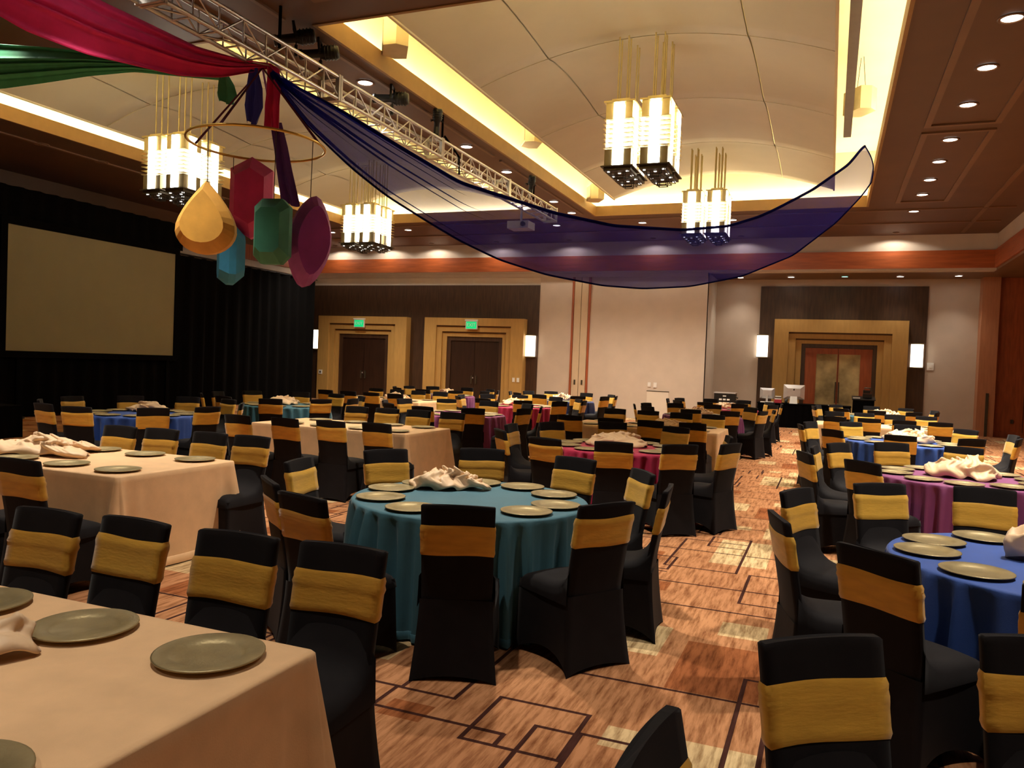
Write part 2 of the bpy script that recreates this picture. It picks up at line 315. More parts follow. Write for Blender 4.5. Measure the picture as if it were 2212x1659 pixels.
# walls
def wall_far():
    r = struct(MB().box(XL-.3, -3.86, YF, YF+.2, 0, ZC).build('wall_far', M['wallpaint']))
    MB().box(-19.4, -9.72, YF-.05, YF, 0, 4.53).build('dark_wood_panel', M['darkwood'], r)
    MB().box(-7.83, -3.86, YF-.04, YF, 0, 4.9).build('fabric_wall_panel', M['wall'], r)
    MB().box(-9.72, -8.50, YF-.03, YF, 0, 4.9).build('fabric_wall_panel', M['wall'], r)
    for x0, x1 in ((-8.42, -8.18), (-8.16, -7.92)):
        p = MB().box(x0, x1, YF-.06, YF-.01, 0, 5.95).build('partition_pocket_door', M['air'], r)
        MB().box((x0+x1)/2-.03, (x0+x1)/2+.03, YF-.075, YF-.06, 1.05, 1.22).build('flush_pull', M['gun'], p)
    for x in (-8.50, -7.90): MB().box(x, x+.07, YF-.09, YF-.01, 0, 4.9).build('wood_edge_strip', M['redpanel'], r)
    MB().box(-5.73, -4.99, YF-.055, YF-.04, 0.0, .94).build('service_hatch', M['wallpaint'], r)
    MB().box(-5.74, -4.98, YF-.06, YF-.04, .94, .965).build('hatch_edge', M['gun'], r)
    # plaster and cherry fascia over everything, right across
    f = struct(MB().box(XL-.3, 4.3, YF-.16, YF+.16, 5.52, ZC).build('trim_1', M['wall']))
    struct(MB().box(XL-.3, 4.3, YF-.22, YF+.16, 5.0, 5.52).build('trim_2', M['redwood']))
    struct(MB().box(XL-.3, 4.3, YF-.18, YF+.2, 4.93, 5.0).build('trim_3', M['wall']))
    struct(MB().box(XL-.3, -3.86, YF-.10, YF, 4.80, 4.93).build('trim_4', M['wall']))
    # alcove
    a = struct(MB().box(-3.86, 4.3, YA, YA+.2, 0, 5.0).build('wall_alcove', M['wall']))
    MB().box(-2.36, 2.83, YA-.05, YA, 0, 4.71).build('dark_wood_panel', M['darkwood'], a)
    MB().box(2.83, 4.27, YA-.04, YA, 0, .17).build('skirting', M['redpanel'], a); MB().box(-3.8, -2.36, YA-.04, YA, 0, .17).build('skirting', M['redpanel'], a)
    struct(MB().box(-3.96, -3.86, YF, YA, 0, 5.0).build('wall_alcove_side', M['wallpaint']))
    s = struct(MB().box(-3.86, XR, YF+.16, YA+.2, 4.95, 5.05).build('ceiling_alcove', M['ceil_trim']))
    p = struct(MB().box(4.27, 4.75, 28.2, YA, 0, 4.95).build('trim_5', M['pinkwood']))
    MB().box(4.50, 4.58, 28.17, 28.2, 0, 1.35).build('slot', M['gun'], p)
    w = struct(MB().box(4.75, XR, 28.4, YA, 0, 4.95).build('wall_red', M['redpanel']))
    for k in range(1, 3): MB().box(4.75+k*.8, 4.762+k*.8, 28.39, 28.4, 0, 4.95).build('panel_joint', M['doorwood'], w)
    MB().cbox((5.27, 28.385, .50), (.08, .03, .12)).build('outlet_plate', M['gun'], w)
    MB().box(4.75, XR, 28.37, 28.4, 0, .17).build('skirting', M['redpanel'], w)
wall_far()
# left, right, back walls with the same fascia
struct(MB().box(XL-.4, XL-.2, YB, YF, 0, ZC).build('wall_left', M['darkwood']))
struct(MB().box(XL-.2, XL+.06, YB, YF-.2, 5.0, 5.52).build('trim_6', M['redpanel'])); struct(MB().box(XL-.2, XL+.02, YB, YF-.2, 4.78, 5.0).build('trim_7', M['wall'])); struct(MB().box(XL-.2, XL+.02, YB, YF-.2, 5.52, ZC).build('trim_8', M['ceil']))
struct(MB().box(XR, XR+.2, YB, YA, 0, ZC).build('wall_right', M['redpanel']))
struct(MB().box(4.3, 4.6, YB, YF-.16, 5.52, ZC).build('trim_9', M['wall'])); struct(MB().box(4.24, 4.6, YB, YF-.22, 5.0, 5.52).build('trim_10', M['redwood'])); struct(MB().box(4.3, XR, YB, YF+.16, 4.93, 5.0).build('trim_11', M['ceil_trim']))
struct(MB().box(XL, XR, YB-.2, YB, 0, ZC).build('wall_back', M['wall']))

# doors
def door(n, cx, y, kind, cf):
    """stepped tan surround, frame, two leaves"""
    d = struct(MB().box(cx-1.0, cx+1.0, y-.04, y, 0, 2.5).build('door_%d' % n, M['doorwood']))
    w = [(1.99, 3.30), (1.50, 3.02), (1.29, 2.80)] if kind == 0 else [(2.06, 3.57), (1.59, 3.14), (1.36, 2.93)]
    iw, ih = (1.12, 2.62) if kind == 0 else (1.17, 2.76)
    dep = [.34, .26, .18]
    for k in range(3):
        ow, oh = w[k]; nw, nh = w[k+1] if k < 2 else (iw, ih)
        b = MB(); yy = y-dep[k]
        b.box(cx-ow, cx-nw, yy, y, 0, oh); b.box(cx+nw, cx+ow, yy, y, 0, oh); b.box(cx-nw, cx+nw, yy, y, nh, oh)
        b.build('door_surround_step', M['tan'], d)
        if k: MB().box(cx-ow, cx+ow, y-dep[k]-.012, y-dep[k]+.02, oh-.055, oh).build('painted_shadow_strip', M['groove'], d)  # raised dark strip, its colour standing in for shade in a slot
    b = MB(); fy = y-.13; t = .15 if kind == 0 else .13
    b.box(cx-iw, cx-iw+t, fy, y, 0, ih); b.box(cx+iw-t, cx+iw, fy, y, 0, ih); b.box(cx-iw+t, cx+iw-t, fy, y, ih-t, ih)
    b.build('door_frame', M['darkwood'], d)
    lw = iw-t
    for s in (-1, 1):
        x0, x1 = (cx-lw, cx-.006) if s < 0 else (cx+.006, cx+lw)
        if kind == 0:
            lf = MB().box(x0, x1, y-.09, y-.045, .01, ih-t-.01).build('door_leaf', M['doorwood'], d)
            MB().cbox((cx+s*.09, y-.11, 1.05), (.05, .04, .30)).build('door_handle', M['gun'], lf)
            if s < 0: MB().cbox((cx-.05, y-.10, 1.12), (.05, .02, .05)).build('lock_plate', M['silver'], lf)
        else:
            b = MB(); hg = ih-t-.01; a0, a1 = (x0+.36, x1-.02) if s < 0 else (x0+.02, x1-.36)
            b.box(x0, a0, y-.10, y-.045, .01, hg); b.box(a1, x1, y-.10, y-.045, .01, hg); b.box(a0, a1, y-.10, y-.045, .01, .35); b.box(a0, a1, y-.10, y-.045, 2.43, hg)
            lf = b.build('door_leaf', M['door3'], d)
            MB().box(a0, a1, y-.08, y-.065, .35, 2.43).build('door_pane', M['frost'], lf)
            MB().tube([(cx+s*.05, y-.13, .8), (cx+s*.05, y-.13, 1.5)], .018).build('door_handle', M['gun'], lf)
    return d
door(1, -16.9, YF-.05, 0, 0); door(2, -12.15, YF-.05, 0, 0); door(3, .22, YA-.05, 1, 0)

# exit signs, sconces, wall plates
for x, z, lab in ((-16.98, 3.02, 'green lit exit sign over the doors beside the black curtain'), (-12.19, 3.04, 'green lit exit sign over the double doors nearer the hall middle')):
    t = thing('exit_sign', lab, 'exit sign', (x, YF-.43, z), 0, 'exit signs over the far doors')
    MB().cbox((0, .02, 0), (.46, .06, .30)).build('housing', M['white'], t)
    MB().box(-.25, .25, -.03, .06, .15, .20).build('mounting_bar', M['white'], t)
    MB().cbox((0, -.015, 0), (.40, .012, .25)).build('lit_panel', M['exit'], t)
    fc = bpy.data.curves.new('lettering', 'FONT'); fc.body = 'EXIT'; fc.size = .17; fc.align_x = 'CENTER'; fc.align_y = 'CENTER'; fc.extrude = .003
    fo = bpy.data.objects.new('lettering', fc); COL.objects.link(fo); dg_ = bpy.context.evaluated_depsgraph_get(); tm = bpy.data.meshes.new_from_object(fo.evaluated_get(dg_)); bpy.data.objects.remove(fo)
    fo = obj('lettering', tm, M['white'], t); fo.location = (0, -.026, 0); fo.rotation_euler = (PI/2, 0, 0)
def sconce(x, y, z, lab):
    t = thing('wall_sconce', lab, 'wall lamp', (x, y, z), 0, 'lit wall sconces')
    P = []
    for zz in (-.37, .37): P.append([(-.18, 0, zz), (-.18, -.08, zz), (-.10, -.14, zz), (.10, -.14, zz), (.18, -.08, zz), (.18, 0, zz)])
    b = MB(); b.grid(P, True, False); b.add(P[0], [(5, 4, 3, 2, 1, 0)]); b.add(P[1], [(0, 1, 2, 3, 4, 5)])
    b.build('lamp_shade', M['sconce'], t)
    for zz in (-.385, .385): MB().box(-.19, .19, -.12, 0, zz-.015, zz+.015).build('end_bracket', M['bronze'], t)
sconce(-19.26+.12, YF-.05, 2.37, 'lit white wall sconce peeking out beside the black curtain edge')
sconce(-10.0, YF-.05, 2.35, 'lit white wall sconce right of the second double doors')
sconce(-2.23, YA-.05, 2.64, 'lit white wall sconce left of the cherry glass doors')
sconce(2.57, YA-.05, 2.46, 'lit white wall sconce right of the cherry glass doors')
def plate(x, y, z, w, h, lab, cat='switch', dark=False):
    t = thing('wall_switch', lab, cat, (x, y, z))
    MB().cbox((0, -.012, 0), (w, .024, h)).build('cover_plate', M['white'], t)
    MB().cbox((0, -.03, 0), (w*.4, .012, h*.45)).build('rocker', M['gun'] if dark else M['white'], t)
plate(-18.72, YF-.39, 1.08, .16, .16, 'white thermostat plate with dark display left of first doors', 'thermostat', True)
plate(-10.47, YF-.39, 1.12, .09, .15, 'left white switch plate on the tan surround of second doors'); plate(-10.30, YF-.39, 1.12, .09, .15, 'right white switch plate on the tan surround of second doors')
plate(-5.66, YF-.04, 1.17, .10, .15, 'left white switch plate above the hatch on beige wall'); plate(-5.46, YF-.04, 1.16, .11, .17, 'right white switch plate above the hatch on beige wall')
plate(2.98, YA-.0, 2.13, .20, .24, 'small white box on the beige wall beside right sconce', 'wall box')

# ------------------------------------------------------------------ ceiling lamps
def spot(loc, power, angle=100, parent=None, col=WARM, size=.12, blend=.7, name='lamp'):
    l = bpy.data.lights.new(name, 'SPOT'); l.energy = power; l.spot_size = math.radians(angle); l.spot_blend = blend; l.color = col; l.shadow_soft_size = size
    o = bpy.data.objects.new(name, l); COL.objects.link(o); o.location = loc
    if parent: o.parent = parent
    return o
_ring = MB().lathe([(.150, -.004), (.155, -.016), (.120, -.022), (.112, -.006)], 24).mesh('trim_ring')
_lens = MB().disc((0, 0, -.008), .113, 20).mesh('lens')
_lensd = _lens.copy(); _lensg = _lens.copy(); _lensd.materials.append(M['lampdim']); _lensg.materials.append(M['lampgreen'])
def downlight(x, y, z=ZC, power=E_SPOT, lab='', state='on', group='recessed ceiling downlights', angle=84):
    t = thing('downlight', lab, 'ceiling light', (x, y, z), 0, group)
    obj('trim_ring', _ring, M['ceil_trim'], t); obj('lens', {'on': _lens, 'off': _lensd, 'green': _lensg}[state], M['lampdisc'] if state == 'on' else None, t)
    if power: spot((0, 0, -.03), power, angle, t, blend=.9)
ORD = ['first', 'second', 'third', 'fourth', 'fifth', 'sixth', 'seventh', 'eighth', 'ninth', 'tenth']
for k, y in enumerate([10.85, 12.45, 14.05, 16.0, 17.55, 19.1, 20.6, 22.6]): downlight(1.79, y, lab='round recessed downlight in right ceiling row, %s from the camera' % ORD[k])
for k, y in enumerate([14.3, 16.4, 19.65, 21.2]): downlight(-6.94, y, lab='round recessed downlight behind the truss on the centre beam, %s nearest' % ORD[k])
for k, x in enumerate([-16.2, -13.2, -8.0, -5.33, -2.76]): downlight(x, 23.0, power=E_SPOT*.75, angle=120, lab='round recessed downlight in the row along the far wall, %s from left' % ORD[k])
downlight(-10.1, 7.07, power=E_SPOT*.12, lab='round recessed downlight at upper left above the green drape')
for k, y in enumerate([11.9, 13.4]): downlight(-15.85, y, power=0, state='off', lab='unlit recessed downlight above the projection screen, %s' % ('left one' if k == 0 else 'right one'))
for k, (x, y) in enumerate([(-3.0, 28.0), (-1.36, 27.88), (.29, 27.85), (1.92, 27.9), (3.54, 27.8)]):
    downlight(x, y, 4.95, 80, 'alcove downlight above the cherry doors, %s from left' % ORD[k], 'green' if k == 2 else 'on', 'alcove downlights', 95)
ORD12 = ORD+['eleventh', 'twelfth']
# extra downlights added to light the near end, some carrying on the rows
for k, (x, y) in enumerate([(1.79, 8.6), (1.79, 5.6), (1.79, 2.4), (1.79, -1), (-2.9, 6.4), (-2.9, 2.4), (-2.9, -1.5), (-6.94, 10.6), (-6.94, 5.6), (-6.94, 1.2), (-11.3, 4.6), (-11.3, 0)]):
    downlight(x, y, power=E_SPOT*(.95 if y > 4 else .36), lab='added downlight over the near end of the hall, number %s' % ORD12[k], group='added downlights over the near end')
# wall washers close to the far fascia, recessed deep in the ceiling
for k, x in enumerate([-18.0, -15.8, -13.8, -11.2, -8.5, -5.6, -2.8, 1.6]):
    t = thing('wall_washer', 'small recessed lamp washing the far fascia, %s from left' % ORD[k], 'ceiling light', (x, 25.80, ZC), 0, 'wall washers along the far fascia')
    MB().lathe([(.09, -.002), (.10, -.02), (.075, -.02), (.07, -.004)], 16).build('trim_ring', M['ceil_trim'], t)
    spot((0, 0, -.03), E_WALLWASH, 160, t, size=.06, blend=.25)

# ------------------------------------------------------------------ chandeliers
def lantern_meshes():
    Z = 1.22; o = {}
    o['core'] = MB().box(-.175, .175, -.175, .175, .16, 1.10).mesh('glass_core')
    o['panel'] = MB().box(-.085, .085, -.262, -.245, .05, 1.16).mesh('glass_panel')
    c = MB()
    c.box(-.20, .20, -.20, .20, 1.12, 1.16); c.box(-.27, .27, -.27, -.235, 1.13, 1.16); c.box(-.27, .27, .235, .27, 1.13, 1.16); c.box(-.27, -.235, -.235, .235, 1.13, 1.16); c.box(.235, .27, -.235, .235, 1.13, 1.16)
    c.box(-.16, .16, -.16, .16, 1.16, Z); o['cap'] = c.mesh('top_cap')
    o['ct'] = MB().box(-.235, -.105, -.235, -.105, .86, 1.135).mesh('corner_plate')
    o['cb'] = MB().box(-.235, -.105, -.235, -.105, .04, .33).mesh('lower_corner_plate')
    f = MB(); oc = []; a, c, d = .268, .10, .238
    for q in range(4):
        ca, sa = (1, 0, -1, 0)[q], (0, 1, 0, -1)[q]
        for px, py in ((-c, -d), (c, -d), (c, -a), (a, -a), (a, -c), (d, -c)): oc.append((px*ca-py*sa, px*sa+py*ca))
    inn = [(x*.17/max(abs(x), abs(y)), y*.17/max(abs(x), abs(y))) for x, y in oc]
    f.grid([[(x, y, 0) for x, y in inn], [(x, y, 0) for x, y in oc], [(x, y, .009) for x, y in oc], [(x, y, .009) for x, y in inn]], True, False)
    o['fin'] = f.mesh('fin')
    b = MB(); b.box(-.285, .285, -.285, .285, .02, .04); b.box(-.24, .24, -.24, .24, -.04, .02); o['base'] = b.mesh('bottom_frame')
    b = MB()
    for k, (h, zz) in enumerate(((.20, -.075), (.14, -.115), (.085, -.155))):
        b.box(-h, h, -h, -h+.015, zz, zz+.012); b.box(-h, h, h-.015, h, zz, zz+.012); b.box(-h, -h+.015, -h, h, zz, zz+.012); b.box(h-.015, h, -h, h, zz, zz+.012)
        for sx in (-1, 1):
            for sy in (-1, 1): b.box(sx*(h-.012)-.006, sx*(h-.012)+.006, sy*(h-.012)-.006, sy*(h-.012)+.006, zz, -.03)
    o['cage'] = b.mesh('bottom_cage')
    o['disc'] = MB().lathe([(0, -.004), (.026, -.004), (.029, .006)], 10).mesh('lens_disc')
    o['rod'] = MB().tube([(0, 0, 0), (0, 0, 1.0)], .014, 8).mesh('rod')
    return o
LM = lantern_meshes()
def chandelier(x, y, zb, ztop, lab):
    t = thing('chandelier', lab, 'chandelier', (x, y, zb), 0, 'lantern chandeliers'); k_ = .88; t.scale = (k_, k_, k_)
    for sx in (-1, 1):
        for sy in (-1, 1):
            l = obj('lantern', LM['core'], M['glass_core'], t); l.location = (sx*.315, sy*.315, 0)
            for k in range(4):
                p = obj('glass_panel', LM['panel'], M['glass'], l); p.rotation_euler = (0, 0, k*PI/2)
                for nm, key, mt in (('corner_plate', 'ct', 'brass'), ('lower_corner_plate', 'cb', 'bronze')):
                    p = obj(nm, LM[key], M[mt], l); p.rotation_euler = (0, 0, k*PI/2)
            obj('top_cap', LM['cap'], M['brass'], l)
            for k in range(7): p = obj('fin', LM['fin'], M['brass'], l); p.location = (0, 0, .35+k*.081)
            obj('bottom_frame', LM['base'], M['gun'], l); obj('bottom_cage', LM['cage'], M['gun'], l)
            for dx, dy in ((-.17, -.17), (.17, -.17), (.17, .17), (-.17, .17), (0, -.05)):
                p = obj('lens_disc', LM['disc'], M['lens_small'], l); p.location = (dx, dy, -.05)
            for dx, dy in ((-.08, -.08), (.08, -.08), (.08, .08), (-.08, .08)):
                p = obj('rod', LM['rod'], M['brass'], l); p.location = (dx, dy, 1.2); p.scale = (1, 1, (ztop-zb)/k_-1.2)
chandelier(-2.88, 12.25, 4.74, 6.95, 'large chandelier of lit square glass lanterns, nearest right')
chandelier(-2.88, 19.0, 4.84, 6.95, 'smaller looking lantern chandelier half behind the blue sheer')
chandelier(-11.5, 11.52, 4.62, 6.95, 'lantern chandelier above the yellow teardrop gem')
chandelier(-11.5, 17.9, 4.64, 6.95, 'lantern chandelier above the far exit doors')

# ------------------------------------------------------------------ truss and stage lights
def truss():
    X, Zc, h = -6.5, 5.34, .145; y0, seg, n = 3.0, 3.05, 5
    t = thing('lighting_truss', 'silver box truss hanging under the centre ceiling beam', 'truss', (X, y0, Zc))
    chord = MB().tube([(0, 0, 0), (0, seg-.03, 0)], .025, 10).mesh('chord')
    vert = MB().tube([(0, 0, -h), (0, 0, h)], .011, 6).mesh('brace'); hor = MB().tube([(-h, 0, 0), (h, 0, 0)], .011, 6).mesh('brace')
    st = seg/8
    dg = MB().tube([(0, 0, -h), (0, st, h)], .011, 6).mesh('brace'); dg2 = MB().tube([(0, 0, h), (0, st, -h)], .011, 6).mesh('brace')
    dh = MB().tube([(-h, 0, 0), (h, st, 0)], .011, 6).mesh('brace')
    fr = MB(); a = h+.03
    fr.box(-a, a, -.02, .02, h-.03, a); fr.box(-a, a, -.02, .02, -a, -h+.03); fr.box(-a, -h+.03, -.02, .02, -h+.03, h-.03); fr.box(h-.03, a, -.02, .02, -h+.03, h-.03)
    frm = fr.mesh('end_plate')
    for s in range(n):
        g = obj('truss_section', frm, M['alu'], t); g.location = (0, s*seg, 0)
        e = obj('end_plate', frm, M['alu'], g); e.location = (0, seg-.05, 0)
        for sx in (-1, 1):
            for sz in (-1, 1): c = obj('chord', chord, M['alu'], g); c.location = (sx*h, .02, sz*h)
        for k in range(8):
            for sx in (-1, 1):
                if sx < 0 and s > 3: continue
                if k: v = obj('brace', vert, M['alu'], g); v.location = (sx*h, k*st, 0)
                v = obj('brace', dg if (k % 2 == 0) else dg2, M['alu'], g); v.location = (sx*h, k*st, 0)
            if k: v = obj('brace', hor, M['alu'], g); v.location = (0, k*st, -h)
            if k % 2 == 0 and s < 4: v = obj('brace', dh, M['alu'], g); v.location = (0, k*st, -h)
    for y in (8.0, 12.4, 17.0):
        MB().tube([(0, y-y0, h), (0, y-y0, ZC-Zc)], .02, 8).build('hanging_strap', M['black'], t)
truss()
def stage_light(x, y, z, rz, tilt, lab, s=1.0):
    t = thing('stage_light', lab, 'stage light', (x, y, z), rz, 'black stage lights on the truss'); t.scale = (s, s, s)
    R = Matrix.Rotation(tilt, 4, 'X')
    def bd(mb, name, mt):
        mb.v = [tuple(R @ Vector(p)) for p in mb.v]; return mb.build(name, mt, t)
    b = MB(); prof = [(.0, -.30), (.10, -.30), (.115, -.26), (.115, -.05), (.09, .0), (.075, .02), (.075, .30), (.088, .31), (.088, .36), (0, .36)]
    b.grid([[(r*math.cos(2*PI*k/16), zz, r*math.sin(2*PI*k/16)) for k in range(16)] for r, zz in prof], True); bd(b, 'body', M['blackmetal'])
    for k in range(4):
        b = MB(); zz = -.25+k*.055; b.grid([[(r*math.cos(2*PI*q/16), yv, r*math.sin(2*PI*q/16)) for q in range(16)] for r, yv in ((.116, zz), (.13, zz), (.13, zz+.015), (.116, zz+.015))], True); bd(b, 'cooling_rib', M['blackmetal'])
    b = MB(); b.grid([[(r*math.cos(2*PI*q/16), .355, r*math.sin(2*PI*q/16)) for q in range(16)] for r in (.075, .001)], True); bd(b, 'lens', M['silver'])
    b = MB(); b.box(-.15, -.135, -.02, .02, -.04, .22); b.box(.135, .15, -.02, .02, -.04, .22); b.box(-.15, .15, -.02, .02, .205, .22); bd(b, 'yoke', M['blackmetal'])
    b = MB(); b.box(-.03, .03, -.025, .025, -.30, -.12); b.tube([(0, 0, -.12), (0, 0, -.05)], .012); b.build('clamp', M['blackmetal'], t)
for a in ((-6.6, 8.45, 5.80, 2.2, -.25, 'black stage light pointing up left, first on the truss', .8), (-6.6, 8.98, 5.80, 2.0, -.12, 'black stage light beside the first, over the crimson knot', .8),
          (-6.6, 10.86, 5.80, 1.9, .0, 'long black stage light lying level above the truss middle', .85), (-6.45, 12.1, 5.80, .6, -1.2, 'black stage light aimed down with cable, mid truss', .7),
          (-6.45, 16.7, 5.74, .6, -1.2, 'farthest black stage light near the truss end', .7)): stage_light(*a)
MB_c = MB().tube([(-6.4, 12.3, 5.6), (-6.33, 12.75, 5.35), (-6.34, 12.8, 5.05)], .02, 6).build('hanging_cable', M['black']); tag(MB_c, 'black cable dangling from the middle of the truss', 'cable')

# ------------------------------------------------------------------ hall speakers, projector
def speaker(x, y, z, rz, lab, ctop):
    t = thing('pendant_speaker', lab, 'speaker', (x, y, z), rz, 'beige pendant speakers in the cove')
    pr = [(-.24, .18), (-.30, .0), (-.20, -.18), (.20, -.18), (.30, .0), (.24, .18)]
    b = MB(); P = [[(px, py, zz) for px, py in pr] for zz in (-.20, .20)]; b.grid(P, True, False); b.add(P[0], [(5, 4, 3, 2, 1, 0)]); b.add(P[1], [(0, 1, 2, 3, 4, 5)]); b.build('cabinet', M['speaker'], t)
    b = MB(); P = [[(px*.93, py-.012, zz) for px, py in pr[1:5]] for zz in (-.17, .17)]; b.grid(P, False, False); b.build('grille', M['grille'], t)
    for dx in (-.12, .12): MB().tube([(dx, .0, .2), (dx*.3, .0, ctop-z)], .006, 6).build('suspension_cable', M['gun'], t)
speaker(-6.15, 10.15, 6.42, -1.0, 'beige pendant speaker in the left cove near the top edge', 7.5)
speaker(-6.1, 15.7, 6.55, -1.0, 'beige pendant speaker halfway along the left cove', 7.5)
speaker(-6.1, 20.6, 6.38, -1.0, 'small far beige pendant speaker at the cove corner', 7.5)
speaker(.28, 15.7, 6.70, 2.2, 'beige pendant speaker hanging in the bright right cove', 7.5)
t = thing('projector', 'white ceiling projector seen through the blue sheer cloth', 'projector', (-7.3, 18.3, 5.13))
MB().cbox((0, 0, 0), (.56, .46, .18)).build('housing', M['white'], t); MB().tube([(0, 0, .1), (0, 0, .88)], .03).build('ceiling_mount', M['white'], t); MB().tube([(.15, -.25, 0), (.15, -.29, 0)], .06, 12).build('lens', M['gun'], t)

# ------------------------------------------------------------------ cloth drapes and gems
def interp(tab, t):
    for (a, b) in zip(tab[:-1], tab[1:]):
        if t <= b[0]:
            u = (t-a[0])/(b[0]-a[0]+1e-9); return a[1]+(b[1]-a[1])*u
    return tab[-1][1]
def smooth_tab(tab, n=60):
    ts = [tab[0][0]+(tab[-1][0]-tab[0][0])*i/n for i in range(n+1)]; v = [interp(tab, t) for t in ts]
    for _ in range(2): v = [v[0]]+[(v[i-1]+2*v[i]+v[i+1])/4 for i in range(1, n)]+[v[-1]]
    return list(zip(ts, v))
def swag(A, B, up, lo, nt, ns, folds, amp, tags, mats, tu, tl, bow=.15, hem=0.):
    up, lo = smooth_tab(up, 140), smooth_tab(lo, 140)
    d = Vector((B[0]-A[0], B[1]-A[1], 0)); nrm = Vector((-d.y, d.x, 0)).normalized()
    if nrm.y > 0: nrm = -nrm
    P = []; rnd = random.Random(int(A[1]*100)); ph = [rnd.uniform(0, 6.28) for _ in range(4)]
    for i in range(nt+1):
        a, c = tu*i/nt, tl*i/nt; t = (a+c)/2; zu, zl = interp(up, a), interp(lo, c); row = []
        for j in range(ns+1):
            s = j/ns; q = s+.05*math.sin(9*s+ph[0])+.03*math.sin(17*s+ph[1])
            f = amp(t)*(.7*math.sin(folds*q*2*PI+ph[2])+.4*math.sin(folds*1.7*q*2*PI+ph[3]))+bow*math.sin(PI*s)*min(1, (zu-zl))
            p = Vector((A[0], A[1], 0))+d*(a+(c-a)*s)+nrm*f; row.append((p.x, p.y, zu+(zl-zu)*s))
        P.append(row)
    root = thing(*tags)
    b = MB(); b.grid(P); b.build('cloth', mats[0], root)
    if hem:
        for j0, r in ((0, hem), (ns, hem*.55)): MB().tube([row[j0] for row in P], [max(.006, r*min(1, .3+8*k/nt)) for k in range(nt+1)], 6).build('hem', mats[1], root)
        MB().tube(P[-1], hem*.5, 6).build('hem', mats[1], root)
    return root
UP = [(0, 5.10), (.066, 4.86), (.133, 4.55), (.217, 4.18), (.351, 3.97), (.443, 3.92), (.563, 4.03), (.653, 4.23), (.716, 4.49), (.756, 4.71), (.835, 5.19), (.92, 5.83), (.959, 6.30), (.985, 6.33)]
LO = [(0, 5.06), (.037, 4.56), (.088, 4.12), (.128, 3.84), (.18, 3.57), (.219, 3.38), (.273, 3.18), (.342, 3.04), (.428, 2.97), (.498, 2.99), (.582, 3.11), (.684, 3.39), (.795, 3.90), (.896, 4.67), (.961, 5.32), (.985, 5.65)]
swag((-6.42, 7.76), (.72, 17.5), UP, LO, 130, 84, 6, lambda t: .085*max(0, 1-t*2.0)+.008*(1-t), ('sheer_swag', 'long blue sheer cloth swagged from the truss to the right cove', 'drape', (0, 0, 0)), (M['sheer'], M['hem']), .959, .981, hem=.026)
CU = [(0, 5.23), (.063, 5.20), (.15, 5.22), (.26, 5.37), (.33, 5.46), (.383, 5.57), (.55, 5.80), (.8, 5.95), (1, 5.97)]; CLo = [(0, 5.16), (.031, 5.08), (.099, 4.92), (.183, 4.83), (.352, 4.84), (.453, 4.94), (.492, 5.03), (.549, 5.15), (.8, 5.6), (1, 5.85)]
swag((-6.5, 7.81), (-9.6, 3.2), CU, CLo, 60, 60, 3.5, lambda t: .028, ('crimson_drape', 'opaque crimson cloth draped from upper left to the truss knot', 'drape', (0, 0, 0)), (M['sash'], M['sash']), 1, 1)
GU = [(0, 5.07), (.175, 5.15), (.369, 5.32), (.567, 5.42), (.75, 5.50), (.96, 5.57), (1.3, 5.75), (1.7, 5.97)]; GL = [(0, 5.00), (.174, 5.07), (.367, 5.15), (.565, 5.12), (.747, 5.06), (.96, 5.00), (1.3, 5.15), (1.7, 5.85)]
swag((-7.0, 7.6), (-10.3, 7.0), GU, GL, 60, 60, 4, lambda t: .03, ('green_drape', 'green cloth drape at upper left behind the crimson drape', 'drape', (0, 0, 0)), (M['green'], M['green']), 1.7, 1.7)
def tail(name, lab, pts, widths, mt, cat='drape tail', mt2=None):
    root = thing(name, lab, cat, (0, 0, 0)); P = []
    n = len(pts)
    for i, (p, w) in enumerate(zip(pts, widths)):
        P.append([(p[0]+w*(u-.5)*.93, p[1]+w*(u-.5)*.37+.035*math.sin(u*4*PI+i), p[2]+.02*math.sin(7*u)) for u in [k/12 for k in range(13)]])
    k = n if mt2 is None else n//2+1
    b = MB(); b.grid(P[:k]); b.build('cloth', mt, root)
    if mt2: b = MB(); b.grid(P[k-1:]); b.build('lower_cloth', mt2, root)
tail('crimson_tail', 'crimson cloth tail hanging from the truss knot', [(-6.52, 7.80, 5.22), (-6.44, 7.80, 5.15), (-6.42, 7.80, 4.94), (-6.42, 7.80, 4.69), (-6.42, 7.82, 4.43)], [.09, .15, .16, .17, .18], M['sash'])
tail('blue_tail', 'short dark blue cloth tail hanging left of the crimson tail', [(-6.60, 7.66, 5.12), (-6.60, 7.66, 4.88), (-6.60, 7.66, 4.66), (-6.60, 7.66, 4.47)], [.10, .20, .22, .10], M['bluecloth'])
tail('violet_tail', 'long violet cloth tail running down past the gold hoop', [(-6.42, 7.88, 4.52), (-6.39, 7.92, 4.24), (-6.36, 7.96, 3.97), (-6.31, 8.0, 3.74), (-6.26, 8.03, 3.55)], [.14, .17, .19, .21, .23], M['violet'])
tail('green_tail', 'dark green cloth knot hanging below the green drape end', [(-7.0, 7.6, 5.07), (-6.98, 7.6, 4.94), (-6.96, 7.6, 4.82), (-6.94, 7.6, 4.72)], [.10, .20, .24, .16], M['green'])
HC = (-6.46, 7.6, 4.19); HR = .79
t = thing('gold_hoop', 'gold hoop hanging by ribbons under the truss knot', 'hoop', HC)
MB().tube([(HR*math.cos(a), HR*math.sin(a), 0) for a in [2*PI*k/64 for k in range(65)]], .016, 8, False).build('hoop', M['ring'], t)
